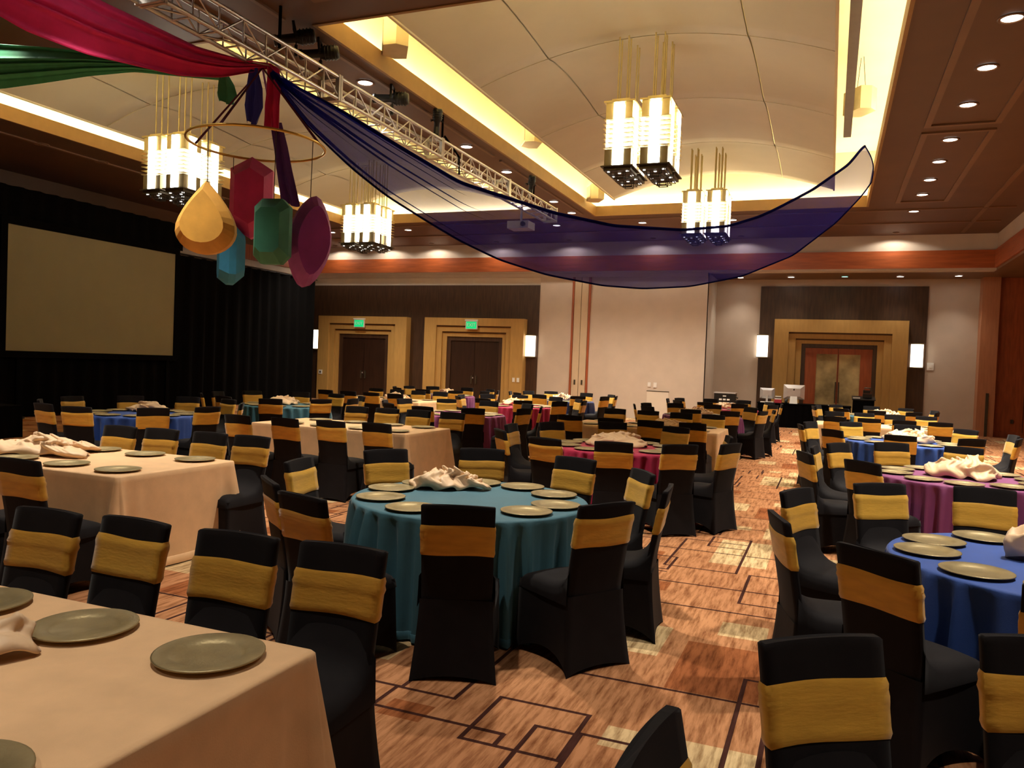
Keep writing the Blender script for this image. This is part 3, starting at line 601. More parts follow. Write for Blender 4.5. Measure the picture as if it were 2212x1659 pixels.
for a, mt in ((3.4, 'ribbon'), (.2, 'ribbon'), (1.9, 'ribbon2'), (4.9, 'ribbon')):
    e = Vector((HR*math.cos(a), HR*math.sin(a), 0)); top = Vector((-.08, .15, .97)); n = Vector((.93, .37, 0))*.020
    b = MB(); b.grid([[tuple(top-n*.6), tuple(top+n*.6)], [tuple(e-n), tuple(e+n)]], False, False); b.build('ribbon', M[mt], t)
def gem(name, lab, outline, depth, loc, rz, mk, ztop, inset=.68, tilt=0.):
    root = thing(name, lab, 'gem decoration', loc, rz, 'painted foam gems under the gold hoop')
    n = len(outline); sc_ = lambda k, y: [(x*k, y, z*k if z > 0 else z*k) for x, z in outline]
    rings = [sc_(.70, depth*.55), sc_(1.0, depth*.15), sc_(1.0, -depth*.15), sc_(inset, -depth*.55)]
    b = MB(); b.grid(rings, True, False); b.add(rings[0], [tuple(reversed(range(n)))])
    R = Matrix.Rotation(tilt, 4, 'Y'); b.v = [tuple(R @ Vector(p)) for p in b.v]; b.build('faceted_body', M[mk], root)
    b = MB(); b.add([tuple(R @ Vector((p[0], p[1]-.001, p[2]))) for p in rings[3]], [tuple(range(n))]); b.build('front_face', M[mk+'2'], root)
    zt = max(p[1] for p in outline)
    a = math.atan2(loc[1]-HC[1], loc[0]-HC[0]); e = Vector((HC[0]+HR*math.cos(a)-loc[0], HC[1]+HR*math.sin(a)-loc[1], HC[2]-loc[2])); e = Matrix.Rotation(-rz, 3, 'Z') @ e
    MB().tube([(0, 0, zt-.03), tuple(e)], .005, 5).build('hanging_cord', M['string'], root)
def hexo(w, h, sh): return [(0, h), (w, h-sh), (w, -h+sh), (0, -h), (-w, -h+sh), (-w, h-sh)]
def octo(w, h, c): return [(w-c, h), (w, h-c), (w, -h+c), (w-c, -h), (-w+c, -h), (-w, -h+c), (-w, h-c), (-w+c, h)]
def tw(q): return (1-(1-q/.66)**1.55) if q < .66 else math.sqrt(max(0, 1-((q-.66)/.34)**2))
_q = [0, .05, .12, .2, .3, .4, .5, .6, .7, .78, .86, .92, .96, .985]
tear = [(0, .5)]+[(.40*tw(q), .5-q) for q in _q[1:]]+[(0, -.5)]+[(-.40*tw(q), .5-q) for q in reversed(_q[1:])]
marq = [(.31*math.cos(a)*abs(math.cos(a))**.05, .74*math.sin(a)*(.80+.20*abs(math.sin(a))**3)) for a in [2*PI*k/24+PI/2 for k in range(24)]][::-1]
gem('pink_gem', 'large pink elongated hexagon gem hanging at the back', hexo(.265, .52, .16), .34, (-7.0, 8.17, 3.69), .50, 'pinkgem', 4.42)
gem('yellow_gem', 'yellow teardrop gem hanging at the left', [(x*.82, z*.80) for x, z in tear], .28, (-6.46, 6.82, 3.17), .42, 'yellowgem', 4.42, .72)
gem('teal_gem', 'teal emerald cut gem hanging in front', octo(.205, .36, .09), .28, (-5.82, 7.15, 3.06), .25, 'tealgem', 4.42)
gem('purple_gem', 'purple pointed oval gem hanging at the right', [(x*.80, z*.72) for x, z in marq], .34, (-5.68, 7.62, 3.02), .95, 'purplegem', 4.42, .75, .10)
gem('blue_gem', 'blue cut gem seen edge on behind the teardrop', octo(.24, .36, .11), .28, (-7.14, 7.98, 2.93), -.75, 'bluegem', 4.42, .78)

# ------------------------------------------------------------------ curtain, screen, stage side
def curtain(x, y0, y1, z0, z1, n, amp, name, lab, face=1):
    P = []; rows = 8; cols = int((y1-y0)*9)
    for i in range(rows+1):
        z = z0+(z1-z0)*i/rows
        P.append([(x+amp*math.sin(j*1.4+.5*math.sin(j*.31)), y0+(y1-y0)*j/cols, z) for j in range(cols+1)])
    root = thing(name, lab, 'curtain', (0, 0, 0)); b = MB(); b.grid(P); b.build('drape', M['black'], root)
    MB().tube([(x, y0, z1), (x, y1, z1)], .025, 8).build('drape_rail', M['blackmetal'], root)
curtain(-17.75, 5.5, 24.35, .02, 4.50, 8, .07, 'black_curtain', 'black floor length curtain along the left wall behind the screen')
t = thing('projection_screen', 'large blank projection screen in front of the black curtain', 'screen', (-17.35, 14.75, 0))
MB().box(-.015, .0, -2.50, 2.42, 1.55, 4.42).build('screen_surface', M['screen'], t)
for nm, a in (('frame_rail', (-.03, .03, -2.66, 2.56, 4.42, 4.60)), ('frame_rail', (-.03, .03, -2.66, 2.56, 1.40, 1.55)), ('frame_post', (-.03, .03, -2.66, -2.50, 1.55, 4.42)), ('frame_post', (-.03, .03, 2.42, 2.58, 1.55, 4.42))): MB().box(*a).build(nm, M['black'], t)
P = []
for i in range(5): P.append([(-.06+.05*math.sin(j*1.5), -3.6+6.3*j/60, 4.55+.75*i/4) for j in range(61)])
b = MB(); b.grid(P); b.build('valance', M['black'], t)
P = []
for i in range(5): P.append([(-.06+.05*math.sin(j*1.5), -3.6+6.3*j/60, .05+1.4*i/4) for j in range(61)])
b = MB(); b.grid(P); b.build('lower_drape', M['black'], t)
for s in (-2.2, 2.2): MB().box(-.25, .25, s-.03, s+.03, 0, .05).build('foot', M['blackmetal'], t); MB().box(-.03, .03, s-.03, s+.03, .05, 1.4).build('leg', M['black'], t)
t = thing('skirted_riser', 'black skirted box on the floor at the left edge', 'riser', (-14.15, 9.45, 0))
b = MB(); P = []
for i, zz in enumerate((.0, .3, .56)):
    ring = []
    for k in range(80):
        a = k/80*4; s = int(a); u = a-s; c = [(-.45, -.6), (.45, -.6), (.45, .58), (-.45, .58)]; p, q = c[s], c[(s+1) % 4]
        w = .015*math.sin(k*2.1)*(1-i*.4); ring.append((p[0]+(q[0]-p[0])*u+w, p[1]+(q[1]-p[1])*u+w, zz))
    P.append(ring)
b.grid(P, True); b.build('skirt', M['black'], t); MB().box(-.46, .46, -.61, .59, .555, .585).build('top_board', M['black'], t)

# ------------------------------------------------------------------ tablecloths and tables
TZ = .76
RT = .81
def round_cloth(seed):
    rnd = random.Random(seed); n = 220
    ph = [rnd.uniform(0, 2*PI) for _ in range(4)]; kf = [rnd.choice((34, 38, 42)), rnd.choice((26, 29, 31)), 9, 47]
    def fold(a): return 1.1*(.5-abs(math.sin(.5*kf[0]*a+ph[0]+1.1*math.sin(2*a+ph[2])))**.8)+.35*math.sin(kf[1]*a+ph[1])+.22*math.sin(kf[2]*a+ph[2])+.16*math.sin(kf[3]*a+ph[3])
    rows = [(.02, TZ), (.3, TZ), (.6, TZ), (RT-.02, TZ), (RT-.004, TZ-.004), (RT+.004, TZ-.014)]
    P = [[(r*math.cos(2*PI*k/n), r*math.sin(2*PI*k/n), z) for k in range(n)] for r, z in rows]
    for z in (.72, .66, .56, .42, .26, .12, .03):
        s = (TZ-z)/TZ; P.append([((RT+.006+.015*s+.068*min(1, s*3.0)**.7*fold(2*PI*k/n))*math.cos(2*PI*k/n), (RT+.006+.015*s+.068*min(1, s*3.0)**.7*fold(2*PI*k/n))*math.sin(2*PI*k/n), z) for k in range(n)])
    b = MB(); b.grid(P, True); b.add([P[0][k] for k in range(n)], [tuple(range(n))])
    h = MB(); H0 = []
    for z, e in ((.065, .000), (.062, .004), (.03, .0045), (.015, .003)):
        s = (TZ-z)/TZ; H0.append([((RT+.006+.015*s+e+.068*min(1, s*3.0)**.7*fold(2*PI*k/n))*math.cos(2*PI*k/n), (RT+.006+.015*s+e+.068*min(1, s*3.0)**.7*fold(2*PI*k/n))*math.sin(2*PI*k/n), z) for k in range(n)])
    h.grid(H0, True)
    return b.mesh('tablecloth'), h.mesh('hem')
def rect_cloth(seed, lx=2.44, ly=1.22):
    rnd = random.Random(seed); hx, hy = lx/2, ly/2; rc = .03
    base = []                                           # perimeter: (x, y, nx, ny, corner weight, arc)
    def side(p, q, nrm, n):
        for k in range(n):
            u = k/n; base.append((p[0]+(q[0]-p[0])*u, p[1]+(q[1]-p[1])*u, nrm[0], nrm[1], max(0, 1-min(u, 1-u)*math.hypot(q[0]-p[0], q[1]-p[1])/.22)))
    def corner(c, a0, n=14):
        for k in range(n):
            a = a0+PI/2*k/n; base.append((c[0]+rc*math.cos(a), c[1]+rc*math.sin(a), math.cos(a), math.sin(a), 1.0+.0*k))
    side((-hx+rc, -hy), (hx-rc, -hy), (0, -1), 60); corner((hx-rc, -hy+rc), -PI/2); side((hx, -hy+rc), (hx, hy-rc), (1, 0), 36); corner((hx-rc, hy-rc), 0)
    side((hx-rc, hy), (-hx+rc, hy), (0, 1), 60); corner((-hx+rc, hy-rc), PI/2); side((-hx, hy-rc), (-hx, -hy+rc), (-1, 0), 36); corner((-hx+rc, -hy+rc), PI)
    n = len(base); p1, p2 = rnd.uniform(0, 6), rnd.uniform(0, 6)
    def ring(z, e=0.):
        s = max(0, (TZ-z)/TZ); R = []
        for i, (x, y, nx, ny, w) in enumerate(base):
            off = e+.012*s+.090*s*w+.012*s*math.sin(i*.21+p1)*(1-w)+.010*s*math.sin(i*.09+p2)
            if w > .98: off += .050*s*abs(math.sin((i % 14)/14*PI*1.0))
            elif w > .3: off -= .075*s*math.sin(PI*(w-.3)/.7)
            R.append((x+nx*off, y+ny*off, z))
        return R
    P = [ring(TZ-.006, -.012+.0), ring(TZ-.003, -.004)]
    P = [[(x*.999, y*.999, TZ) for x, y, _ in ring(TZ, -.02)], ring(TZ-.002, -.006), ring(TZ-.010, .002)]+[ring(z) for z in (.71, .62, .50, .36, .22, .10, .015)]
    b = MB(); b.grid(P, True); b.add(P[0], [tuple(range(n))])
    h = MB(); h.grid([ring(.075), ring(.072, .004), ring(.02, .0045), ring(.008, .002)], True)
    return b.mesh('tablecloth'), h.mesh('hem')
RC = [round_cloth(s) for s in (1, 2, 3, 4)]; QC = [rect_cloth(s) for s in (1, 2, 3)]
_tc = [0]
def table(kind, x, y, color, lab, group):
    t = thing('round_table' if kind == 'r' else 'banquet_table', lab, 'table', (x, y, 0), (random.uniform(0, 6) if kind == 'r' else random.uniform(-.006, .006)), group)
    _tc[0] += 1; me, he = (RC[_tc[0] % 4] if kind == 'r' else QC[_tc[0] % 3])
    me, he = me.copy(), he.copy(); obj('tablecloth', me, M[color], t); obj('hem', he, M[color], t)
    return t

# ------------------------------------------------------------------ chair
def chair_parts():
    ZT = .945; ZS = .46
    def yb(z): return -.195-.090*max(0, (z-.44)/.5)**1.15
    def hw(z): return .190+.006*((z-.44)/.5)
    def slab(z, e=0., shrink=0.):
        w, c = hw(z)+e-shrink, yb(z); t = .017+e-shrink*.5; pts = []
        nx = 9
        for k in range(nx+1):
            u = -1+2*k/nx; pts.append((w*u*.995, c-t-.010*(1-u*u), z))
        pts.append((w, c, z))
        for k in range(nx+1):
            u = 1-2*k/nx; pts.append((w*u*.995, c+t-.010*(1-u*u), z))
        pts.append((-w, c, z))
        return pts
    b = MB(); zs = [.40, .46, .52, .60, .70, .80, .88, .925, .94]
    P = [slab(z) for z in zs]+[slab(ZT, 0, .006)]
    P[-1] = [(x, y, z+.006*(1-abs(x/.2)**2)) for x, y, z in P[-1]]
    b.grid(P, True); b.add(P[-1], [tuple(range(len(P[-1])))]); back = b.mesh('backrest')
    # seat with web up to the back
    b = MB(); P = []; ny, nx = 16, 12
    for j in range(ny+1):
        y = -.215+.455*j/ny; row = []
        lift = .17*math.exp(-(y+.215)/.055)
        for i in range(nx+1):
            u = -1+2*i/nx; x = .205*u; edge = max(0, abs(u)-.8)/.2; fr = max(0, (y-.17)/.07)
            z = ZS+.022*(1-u*u)*(1-max(0, (y-.05)/.19)**2*.6)+lift*(1-.35*abs(u)**3)-.022*edge**2-.022*fr**2
            row.append((x, y, z))
        row = [(-.210, y, .38)]+row+[(.210, y, .38)]; P.append(row)
    P.append([(x, .246, .38) for x, _, _ in P[-1]])
    b.grid(P); seat = b.mesh('seat')
    # skirt stretched to four feet
    b = MB(); rows = 9; nseg = 12; P = []
    for r in range(rows+1):
        k = r/rows; ring = []
        for side in range(4):
            for q in range(nseg):
                u = -1+2*q/nseg; mid = 1-u*u
                hem = (.028, .085, .06, .085)[side]*mid**.8
                z = ZS-.03+(hem-ZS+.03)*k; s = max(0, (ZS-.03-z)/(ZS-.03))
                xf = .206+.016*s; xr = .196+.036*s**1.4; yr = -.224-.045*s**1.5; yf = .236+.016*s
                pull = .045*s*mid
                if side == 0: p = (xr*u, yr+pull*.35, z)
                elif side == 1: p = (xr+(xf-xr)*(u+1)/2-pull, yr+(yf-yr)*(u+1)/2, z)
                elif side == 2: p = (-xf*u, yf-pull*.6, z)
                else: p = (-(xf+(xr-xf)*(u+1)/2)+pull, yf+(yr-yf)*(u+1)/2, z)
                ring.append(p)
        P.append(ring)
    b.grid(P, True); skirt = b.mesh('skirt')
    sashes = []
    for sd in range(3):
        rnd = random.Random(sd); z0 = (.672, .686, .700)[sd]; z1 = z0+.165+rnd.uniform(-.006, .006); n = 10; P = []
        cr = rnd.uniform(.2, .8)
        for j in range(n+1):
            v = j/n; e = .0045+.004*math.exp(-((v-cr)/.05)**2)+(.0015 if j in (1, n-1) else 0)-(.003 if j in (0, n) else 0)
            row = slab(z0+(z1-z0)*v, e)
            P.append([(x, y, z+.004*math.sin(3*x/.2+sd*2+v)+(.004 if (j < 3) else -.002)*(1-(x/.2)**2)*(1 if sd != 1 else .3)) for x, y, z in row])
        b = MB(); b.grid(P, True); sashes.append(b.mesh('sash_band'))
    return back, seat, skirt, sashes
BACK, SEAT, SKIRT, SASH = chair_parts()
for k in range(3): SASH[k].materials.append(M['gold'][k])
_cc = [0]
def chair(x, y, rz, lab, group):
    """x, y: floor point under the middle of the backrest top"""
    c = math.cos(rz); s = math.sin(rz); ox, oy = 0, -.285
    t = thing('covered_chair', lab, 'chair', (x-(c*ox-s*oy), y-(s*ox+c*oy), 0), rz, group)
    obj('backrest', BACK, M['spandex'], t); obj('seat', SEAT, M['spandex'], t); obj('skirt', SKIRT, M['spandex'], t)
    obj('sash_band', SASH[_cc[0] % 3], None, t); _cc[0] += random.choice((1, 1, 2))
    return t
def face(x, y, tx, ty): return math.atan2(ty-y, tx-x)-PI/2

# plates and napkins
PL = MB().lathe([(0, .006), (.095, .006), (.105, .010), (.118, .016), (.160, .019), (.166, .018), (.166, .014), (.12, .008), (.10, 0), (0, 0)], 40).mesh('charger_plate')
def charger(x, y, lab, group):
    o = obj('charger_plate', PL, M['plate']); o.location = (x, y, TZ+.002); tag(o, lab, 'plate', group); return o
def crumple(seed, w, d, h):
    rnd = random.Random(seed); n = 64; P = []
    ph = [rnd.uniform(0, 6.28) for _ in range(8)]; dr = [rnd.uniform(0, PI) for _ in range(5)]; fq = [rnd.uniform(3.5, 10) for _ in range(5)]
    for j in range(n+1):
        row = []
        for i in range(n+1):
            u, v = -1+2*i/n, -1+2*j/n; a = math.atan2(v, u); r = max(abs(u), abs(v))
            out = 1+.18*math.sin(3*a+ph[0])+.13*math.sin(5*a+ph[1])
            k = r/max(math.hypot(u, v), 1e-6)
            x, y = u*(.65+.35*k)*out, v*(.65+.35*k)*out
            env = max(0, 1-r**2.6)
            sm = rid = 0
            for q in range(5):
                f_ = fq[q]*(x*math.cos(dr[q])+y*math.sin(dr[q]))+ph[2+q % 5]
                sm += (.5+.5*math.sin(f_*.6))/(1+.6*q); rid += (1-abs(math.sin(f_*1.15)))**1.4/(1+.25*q)
            z = h*env**.5*(.20+.26*sm+.22*rid)+.014*(1-env)*(1+math.sin(9*a+ph[3]))
            x += .10*math.sin(4*y+6*z/h+ph[4]); y += .10*math.sin(4*x+5*z/h+ph[5])
            row.append((x*w/2, y*d/2, .004+max(0, z)))
        P.append(row)
    b = MB(); b.grid(P); me = b.mesh('crumpled_cloth'); return me
def napkin(x, y, seed, w, d, h, rz, lab):
    if seed >= 17: w, d, h = w*.78, d*.78, h*.72
    o = obj('crumpled_cloth', crumple(seed, w, d, h), M['napkin']); o.location = (x, y, TZ); o.rotation_euler = (0, 0, rz)
    md = o.modifiers.new('thickness', 'SOLIDIFY'); md.thickness = .006; md.offset = 1
    tag(o, lab, 'napkin cloth', 'crumpled cream cloths on the tables')

SIDE = ['first', 'second', 'third', 'fourth', 'fifth', 'sixth']
def place_names(items, cx, cy):
    """names for things ringed about a table, as seen from the camera at the origin"""
    d = math.hypot(cx, cy); fx, fy = -cx/d, -cy/d; rx, ry = -fy, fx     # f: towards camera, r: viewer's right
    rr = []
    for (x, y) in items:
        a = math.atan2((x-cx)*rx+(y-cy)*ry, (x-cx)*fx+(y-cy)*fy); rr.append(a)
    near = min(range(len(items)), key=lambda i: abs(rr[i])); out = [None]*len(items)
    out[near] = 'nearest the camera'
    for sg, nm in ((1, 'right'), (-1, 'left')):
        k = sorted([i for i in range(len(items)) if i != near and (rr[i]-rr[near])*sg > 0], key=lambda i: abs(rr[i]-rr[near]))
        for q, i in enumerate(k): out[i] = '%s on the %s' % (SIDE[q] if q < 6 else 'next', nm)
    return out
def ring_table(x, y, color, phrase, lab, chairs=None, n=10, phase=0., r=1.42, plates=True, nap=None):
    table('r', x, y, color, lab, 'round tables under coloured cloths')
    if chairs is None:
        chairs = []
        for k in range(n):
            a = phase+2*PI*k/n+random.uniform(-.06, .06); q = r+random.uniform(-.06, .06); chairs.append((x+q*math.cos(a), y+q*math.sin(a)))
    chairs = [(x+(a-x)*max(1, 1.29/math.hypot(a-x, b-y)), y+(b-y)*max(1, 1.29/math.hypot(a-x, b-y))) for a, b in chairs]
    nm = place_names(chairs, x, y)
    for (cx, cy), s in zip(chairs, nm):
        chair(cx, cy, face(cx, cy, x, y)+random.uniform(-.05, .05), 'black covered chair with gold band, %s, at %s' % (s, phrase), 'chairs at '+phrase)
    if plates:
        pp = []
        for k in range(10):
            a = phase+2*PI*k/10+.05*math.sin(k*2.3); pp.append((x+.62*math.cos(a), y+.62*math.sin(a)))
        for (px, py), s in zip(pp, place_names(pp, x, y)): charger(px, py, 'bronze charger plate, %s, on %s' % (s, phrase), 'plates on '+phrase)
    if nap: napkin(x+nap[0], y+nap[1], nap[2], nap[3], nap[4], nap[5], nap[6], 'crumpled cream cloth heaped on %s' % phrase)
def rect_table(x, y, phrase, lab, near=(), far=(), pn=(), pf=(), nap=None):
    table('q', x, y, 'peach', lab, 'long peach tables')
    for nm, lst, ty in (('near', near, -1), ('far', far, 1)):
        for k, (cx, cy) in enumerate(sorted(lst)):
            chair(cx, cy, (0 if ty < 0 else PI)+random.uniform(-.05, .05), 'black covered chair with gold band, %s side, %s from left, %s' % (nm, SIDE[k], phrase), 'chairs at '+phrase)
    for nm, lst, dy in (('near', pn, -.40), ('far', pf, .40)):
        for k, px in enumerate(sorted(lst)): charger(px, y+dy, 'bronze charger plate, %s side, %s from left, %s' % (nm, SIDE[k], phrase), 'plates on '+phrase)
    if nap: napkin(x+nap[0], y+nap[1], nap[2], nap[3], nap[4], nap[5], nap[6], 'crumpled cream cloth lying on %s' % phrase)

# front rows: chairs where they stand
ring_table(-2.27, 4.95, 'teal', 'front teal table', 'large teal round table in the foreground',
    [(-1.77, 3.71), (-1.11, 4.24), (-2.62, 3.52), (-3.10, 3.85), (-3.46, 4.72), (-3.38, 5.65), (-2.78, 6.27), (-1.91, 6.16), (-1.28, 5.70), (-.93, 5.06)], phase=-1.2, nap=(-.33, .30, 11, .46, .36, .12, .5))
ring_table(-2.30, 9.15, 'crimson', 'nearest crimson table', 'crimson round table just behind the front teal one',
    [(-2.70, 7.66), (-2.0, 7.78), (-1.37, 8.02), (-1.12, 9.50), (-.93, 8.55), (-1.85, 10.45), (-2.75, 10.60), (-3.38, 9.85), (-3.66, 9.10), (-3.45, 8.25)], phase=-1.3, nap=(-.05, .15, 12, .62, .46, .14, .2))
ring_table(1.15, 4.85, 'blue', 'front blue table', 'blue round table cut by the right edge in front',
    [(-.22, 4.41), (-.17, 5.49), (.36, 6.18), (1.05, 6.42), (.22, 3.77), (.90, 3.44)], phase=2.0, nap=(.03, .02, 13, .50, .42, .17, 2.4))
ring_table(1.25, 8.75, 'purple', 'purple table at right', 'purple round table at right behind the front blue one',
    [(-.20, 8.20), (-.12, 8.95), (.12, 9.62), (.70, 10.20), (1.45, 10.25), (.30, 7.72), (1.74, 7.42), (2.45, 8.2), (2.5, 9.2)], phase=.2, nap=(.03, .10, 14, .66, .52, .17, 1.0))
g = 'chairs of the table beyond the right edge'
for x, y, lab in ((.01, 2.42, 'black covered chair with gold band, foreground, beside the carpet aisle at right'), (.64, 2.75, 'black covered chair with gold band, cut by the right edge in foreground'), (-.31, 1.58, 'black chair back seen edge on at the bottom of the picture')):
    chair(x, y, face(x, y, 1.15, .9) if x > -.2 else face(x, y, x+1, y-.09), lab, g)
rect_table(-2.70, 1.49, 'front peach table', 'long peach table in the lower left foreground', far=[(-3.29, 2.55), (-2.81, 2.60), (-2.26, 2.62), (-1.77, 2.66)], pf=[-2.78, -2.26, -1.73], pn=[-1.70, -2.25], nap=(.27, .03, 15, .42, .34, .10, .3))
rect_table(-6.0, 4.86, 'second peach table', 'long peach table at left, second from the front', near=[(-4.92, 3.58), (-5.50, 3.60)], far=[(-6.35, 5.66), (-5.88, 5.72), (-5.33, 5.76), (-4.86, 5.78)], pf=[-6.13, -5.60, -5.03], pn=[-6.15, -5.57, -5.02], nap=(-.35, .0, 16, .85, .6, .13, .1))
rect_table(-6.1, 9.27, 'middle peach table', 'long peach table in the middle, fully set with chairs', near=[(-6.65, 7.62), (-5.98, 7.66), (-5.40, 7.76), (-4.85, 7.88)], far=[(-6.72, 10.35), (-6.20, 10.38), (-5.70, 10.45), (-5.12, 10.42)], pf=[-6.9, -6.3, -5.7, -5.2], pn=[-6.8, -6.3, -5.7, -5.15])
rect_table(-2.75, 12.85, 'peach table behind crimson', 'long peach table behind the nearest crimson round table', near=[(-3.65, 11.45), (-2.98, 11.35), (-2.40, 11.42), (-1.80, 11.46)], far=[(-3.62, 14.1), (-3.0, 14.05), (-2.4, 14.0), (-1.84, 13.95)], pf=[-3.6, -3.0, -2.4, -1.85], pn=[-3.6, -3.0, -2.4, -1.85], nap=(.35, .1, 17, .7, .5, .17, .0))
rect_table(-9.6, 15.95, 'far left peach table', 'far long peach table at left before the exit doors', near=[(-10.5+.6*k, 14.85) for k in range(4)], far=[(-10.5+.6*k, 17.0) for k in range(4)], pf=[-10.5+.6*k for k in range(4)], pn=[-10.5+.6*k for k in range(4)], nap=(.2, .1, 18, .7, .5, .18, .0))
rect_table(1.0, 17.0, 'far right peach table', 'far long peach table at right before the computer desk', near=[(.12+.58*k, 15.85) for k in range(4)], far=[(.12+.58*k, 18.1) for k in range(4)], pf=[.1+.58*k for k in range(4)], pn=[.1+.58*k for k in range(4)])
# further round tables
ring_table(-9.30, 8.65, 'blue', 'left blue table', 'blue round table at left near the black curtain',
    [(-10.15, 7.70), (-10.60, 8.55), (-10.35, 9.40), (-9.75, 10.0), (-8.75, 7.12), (-8.08, 7.70), (-7.85, 8.42), (-9.45, 7.2), (-8.95, 10.05), (-8.2, 9.5)], phase=.4, nap=(-.25, .35, 19, .6, .45, .16, .6))
ring_table(-9.45, 12.1, 'teal', 'left teal table', 'teal round table at left near the black curtain', phase=.15, nap=(-.15, .1, 20, .75, .55, .20, 1.1))
ring_table(-6.15, 12.8, 'plum', 'middle plum table', 'plum round table behind the middle peach table', phase=.30)
ring_table(-6.40, 16.4, 'crimson', 'mid hall crimson table', 'crimson round table in mid hall before the beige wall', phase=.05, nap=(-.25, .2, 21, .62, .5, .18, .2))
ring_table(-6.60, 20.1, 'navy', 'far navy table', 'navy round table farthest back before the partition', phase=.20, nap=(-.05, .1, 22, .6, .5, .24, .9))
ring_table(-9.75, 19.3, 'purple', 'far purple table', 'purple round table farthest left before the exit doors', phase=.35, nap=(.1, .1, 23, .6, .45, .22, .5))
ring_table(-2.45, 16.8, 'purple', 'mid hall purple table', 'purple round table behind the peach and crimson ones', phase=.25, nap=(-.15, .2, 24, .7, .5, .2, .4))
ring_table(-2.45, 20.7, 'crimson', 'far crimson table', 'far crimson round table near the equipment rack', phase=.1, nap=(.0, .1, 25, .7, .5, .2, .3))
ring_table(1.05, 13.0, 'blue', 'right blue table', 'blue round table behind the purple one at right', phase=.22, nap=(.1, .15, 26, .8, .6, .22, .2))
ring_table(1.05, 21.2, 'teal', 'far right teal table', 'far teal round table at right by the lectern', phase=.3, nap=(.2, .1, 27, .75, .55, .22, .9))

# ------------------------------------------------------------------ computer desk and kit at the far wall
t = thing('computer_desk', 'black skirted table carrying computers before the cherry doors', 'table', (-.75, 26.9, 0))
b = MB(); P = []
for zz, am in ((.0, .03), (.4, .02), (.74, .004)):
    ring = []
    for k in range(160):
        a = k/160*4; s = int(a); u = a-s; c = [(-1.38, -.38), (1.38, -.38), (1.38, .38), (-1.38, .38)]; p, q = c[s], c[(s+1) % 4]
        w = am*math.sin(k*2.2); ring.append((p[0]+(q[0]-p[0])*u+(w if s % 2 else 0), p[1]+(q[1]-p[1])*u+(0 if s % 2 else w), zz))
    P.append(ring)
b.grid(P, True); b.build('skirt', M['black'], t); MB().box(-1.4, 1.4, -.4, .4, .74, .77).build('tabletop', M['black'], t)
def computer(x, y, w, h, lab, style):
    t = thing('computer', lab, 'computer', (x, y, .77), 0)
    if style == 0:
        b = MB(); P = [[(-w/2, .02, .14), (w/2, .02, .14), (w/2, .02, .14+h), (-w/2, .02, .14+h)], [(-w/2, .0, .14), (w/2, .0, .14), (w/2, .0, .14+h), (-w/2, .0, .14+h)], [(-w*.3, -.05, .14+h*.2), (w*.3, -.05, .14+h*.2), (w*.3, -.05, .14+h*.75), (-w*.3, -.05, .14+h*.75)]]
        b.grid(P, True, False); b.add(P[0], [(3, 2, 1, 0)]); b.add(P[2], [(0, 1, 2, 3)]); b.build('display_shell', M['silver'], t)
        b = MB(); b.lathe([(0, 0), (.026, 0)], 14); b.v = [(p[0], -.052, p[1]+.14+h*.66) for p in b.v]; lg = b.build('maker_mark', M['blackmetal'], t)
        b = MB(); b.add([(0, -.0525, .03), (.012, -.0525, .036), (.014, -.0525, .050), (.003, -.0525, .044)], [(0, 1, 2, 3)]); b.v = [(p[0], p[1], p[2]+.14+h*.66) for p in b.v]; b.build('mark_leaf', M['blackmetal'], lg)
        b = MB(); b.add([(-.10, -.03, .27), (.10, -.03, .27), (.12, -.17, .0), (-.12, -.17, .0), (-.10, -.02, .27), (.10, -.02, .27), (.12, -.15, 0), (-.12, -.15, 0)], [(0, 3, 2, 1), (4, 5, 6, 7), (0, 4, 7, 3), (1, 2, 6, 5), (0, 1, 5, 4)]); b.build('stand', M['white'], t)
        MB().box(-.12, .12, -.18, .06, 0, .008).build('stand_foot', M['white'], t)
    else:
        b = MB(); P = [[(-w/2, .02, .12), (w/2, .02, .12), (w/2, .02, .12+h), (-w/2, .02, .12+h)], [(-w/2, .0, .12), (w/2, .0, .12), (w/2, .0, .12+h), (-w/2, .0, .12+h)], [(-w*.3, -.09, .12+h*.25), (w*.3, -.09, .12+h*.25), (w*.3, -.09, .12+h*.8), (-w*.3, -.09, .12+h*.8)]]
        b.grid(P, True, False); b.add(P[0], [(3, 2, 1, 0)]); b.add(P[2], [(0, 1, 2, 3)]); b.build('display_shell', M['silver'], t)
        MB().box(-.03, .03, -.12, -.08, .0, .25).build('stand', M['silver'], t); MB().box(-.16, .16, -.16, .10, 0, .012).build('stand_foot', M['white'], t)
computer(-1.05, 26.72, .64, .46, 'large silver computer seen from behind on the black table', 0)
computer(-1.87, 26.85, .46, .34, 'smaller silver monitor seen from behind on the black table', 1)
t = thing('carton_stack', 'red and white cartons beside the large computer', 'boxes', (-1.52, 26.72, .77)); MB().box(-.11, .11, -.09, .09, 0, .11).build('red_carton', M['red'], t); MB().box(-.10, .10, -.08, .08, .11, .15).build('white_carton', M['white'], t); MB().box(-.09, .09, -.08, .08, .15, .19).build('dark_carton', M['gun'], t); MB().box(-.09, .09, -.08, .08, .19, .22).build('white_carton', M['white'], t)
o = MB().lathe([(0, 0), (.045, 0), (.05, .13), (.042, .13), (.04, .01), (0, .01)], 18).build('mug', M['mug']); o.location = (-1.27, 26.62, .77); tag(o, 'dark mug standing left of the computer stand', 'mug')
o = MB().box(-.2, .2, -.14, .14, 0, .025).build('keyboard', M['white']); o.location = (-1.85, 26.62, .77); tag(o, 'white keyboard lying before the smaller monitor', 'keyboard')
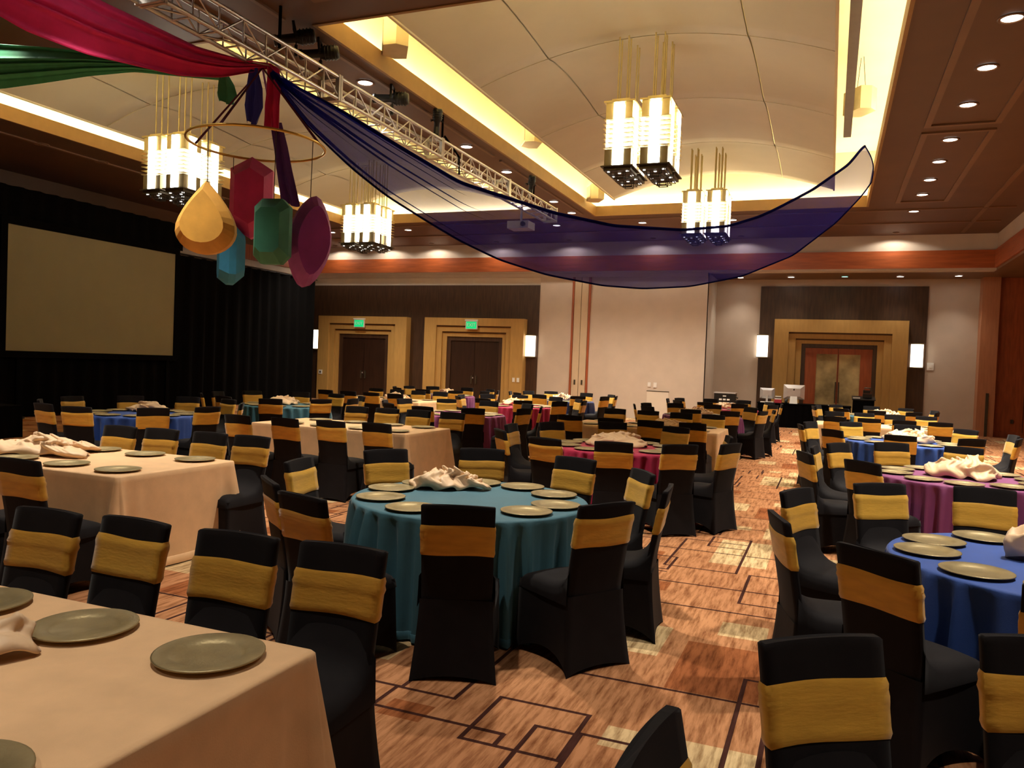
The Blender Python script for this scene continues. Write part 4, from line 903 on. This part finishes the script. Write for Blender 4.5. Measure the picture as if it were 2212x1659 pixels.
o = MB().box(-.16, .16, -.10, .10, 0, .012).build('paper_sheet', M['white']); o.location = (.15, 26.65, .77); o.rotation_euler = (0, 0, .2); tag(o, 'white papers lying on the right end of the black table', 'papers')
t = thing('lectern', 'black covered lectern with gear on top before the cherry doors', 'lectern', (.98, 26.55, 0))
b = MB(); P = []
for zz, k in ((0, 1.0), (.5, .97), (1.0, .95)): P.append([((x*k), y*k, zz) for x, y in ((-.31, -.24), (.31, -.24), (.31, .24), (-.31, .24))])
b.grid(P, True, False); b.build('body', M['black'], t); MB().add([(-.33, -.26, 1.0), (.33, -.26, 1.0), (.33, .26, 1.08), (-.33, .26, 1.08)], [(0, 1, 2, 3)])
b = MB(); b.add([(-.33, -.26, .99), (.33, -.26, .99), (.33, .26, 1.08), (-.33, .26, 1.08), (-.33, -.26, 1.02), (.33, -.26, 1.02), (.33, .26, 1.11), (-.33, .26, 1.11)], [(0, 3, 2, 1), (4, 5, 6, 7), (0, 1, 5, 4), (1, 2, 6, 5), (2, 3, 7, 6), (3, 0, 4, 7)]); b.build('sloped_top', M['blackmetal'], t)
MB().box(-.30, -.10, -.2, .0, 1.04, 1.07).build('papers', M['white'], t)
t = thing('black_headset', 'black gear heaped on top of the covered lectern', 'equipment', (1.08, 26.55, 1.07))
MB().cbox((0, 0, .06), (.26, .2, .12)).build('base_unit', M['blackmetal'], t); MB().cbox((-.02, 0, .18), (.2, .16, .10)).build('top_unit', M['blackmetal'], t); MB().tube([(-.1, 0, .2), (-.08, 0, .30), (.08, 0, .30), (.1, 0, .2)], .02).build('carry_handle', M['gun'], t)
t = thing('equipment_rack', 'black equipment rack case with white buttons by the beige wall', 'rack', (-3.05, 25.7, 0))
MB().box(-.32, .32, -.25, .25, .30, 1.02).build('case', M['blackmetal'], t); MB().box(-.33, .33, -.26, .26, 1.02, 1.05).build('lid', M['silver'], t)
for s in (-1, 1):
    for q in (-1, 1): MB().box(s*.27-.03, s*.27+.03, q*.2-.03, q*.2+.03, 0, .30).build('leg', M['blackmetal'], t)
MB().cbox((0, -.256, .94), (.10, .012, .035)).build('name_plate', M['white'], t)
for r, (zz, n) in enumerate(((.83, 3), (.72, 4), (.61, 2))):
    for k in range(n): MB().cbox((-.12+k*.12 if n > 2 else -.0+k*.13, -.257, zz), (.085, .014, .05)).build('label_plate', M['white'], t)
for zz in (.66, .80, .92): MB().tube([(.32, -.1, zz), (.40, -.1, zz-.03)], .025).build('side_knob', M['gun'], t)
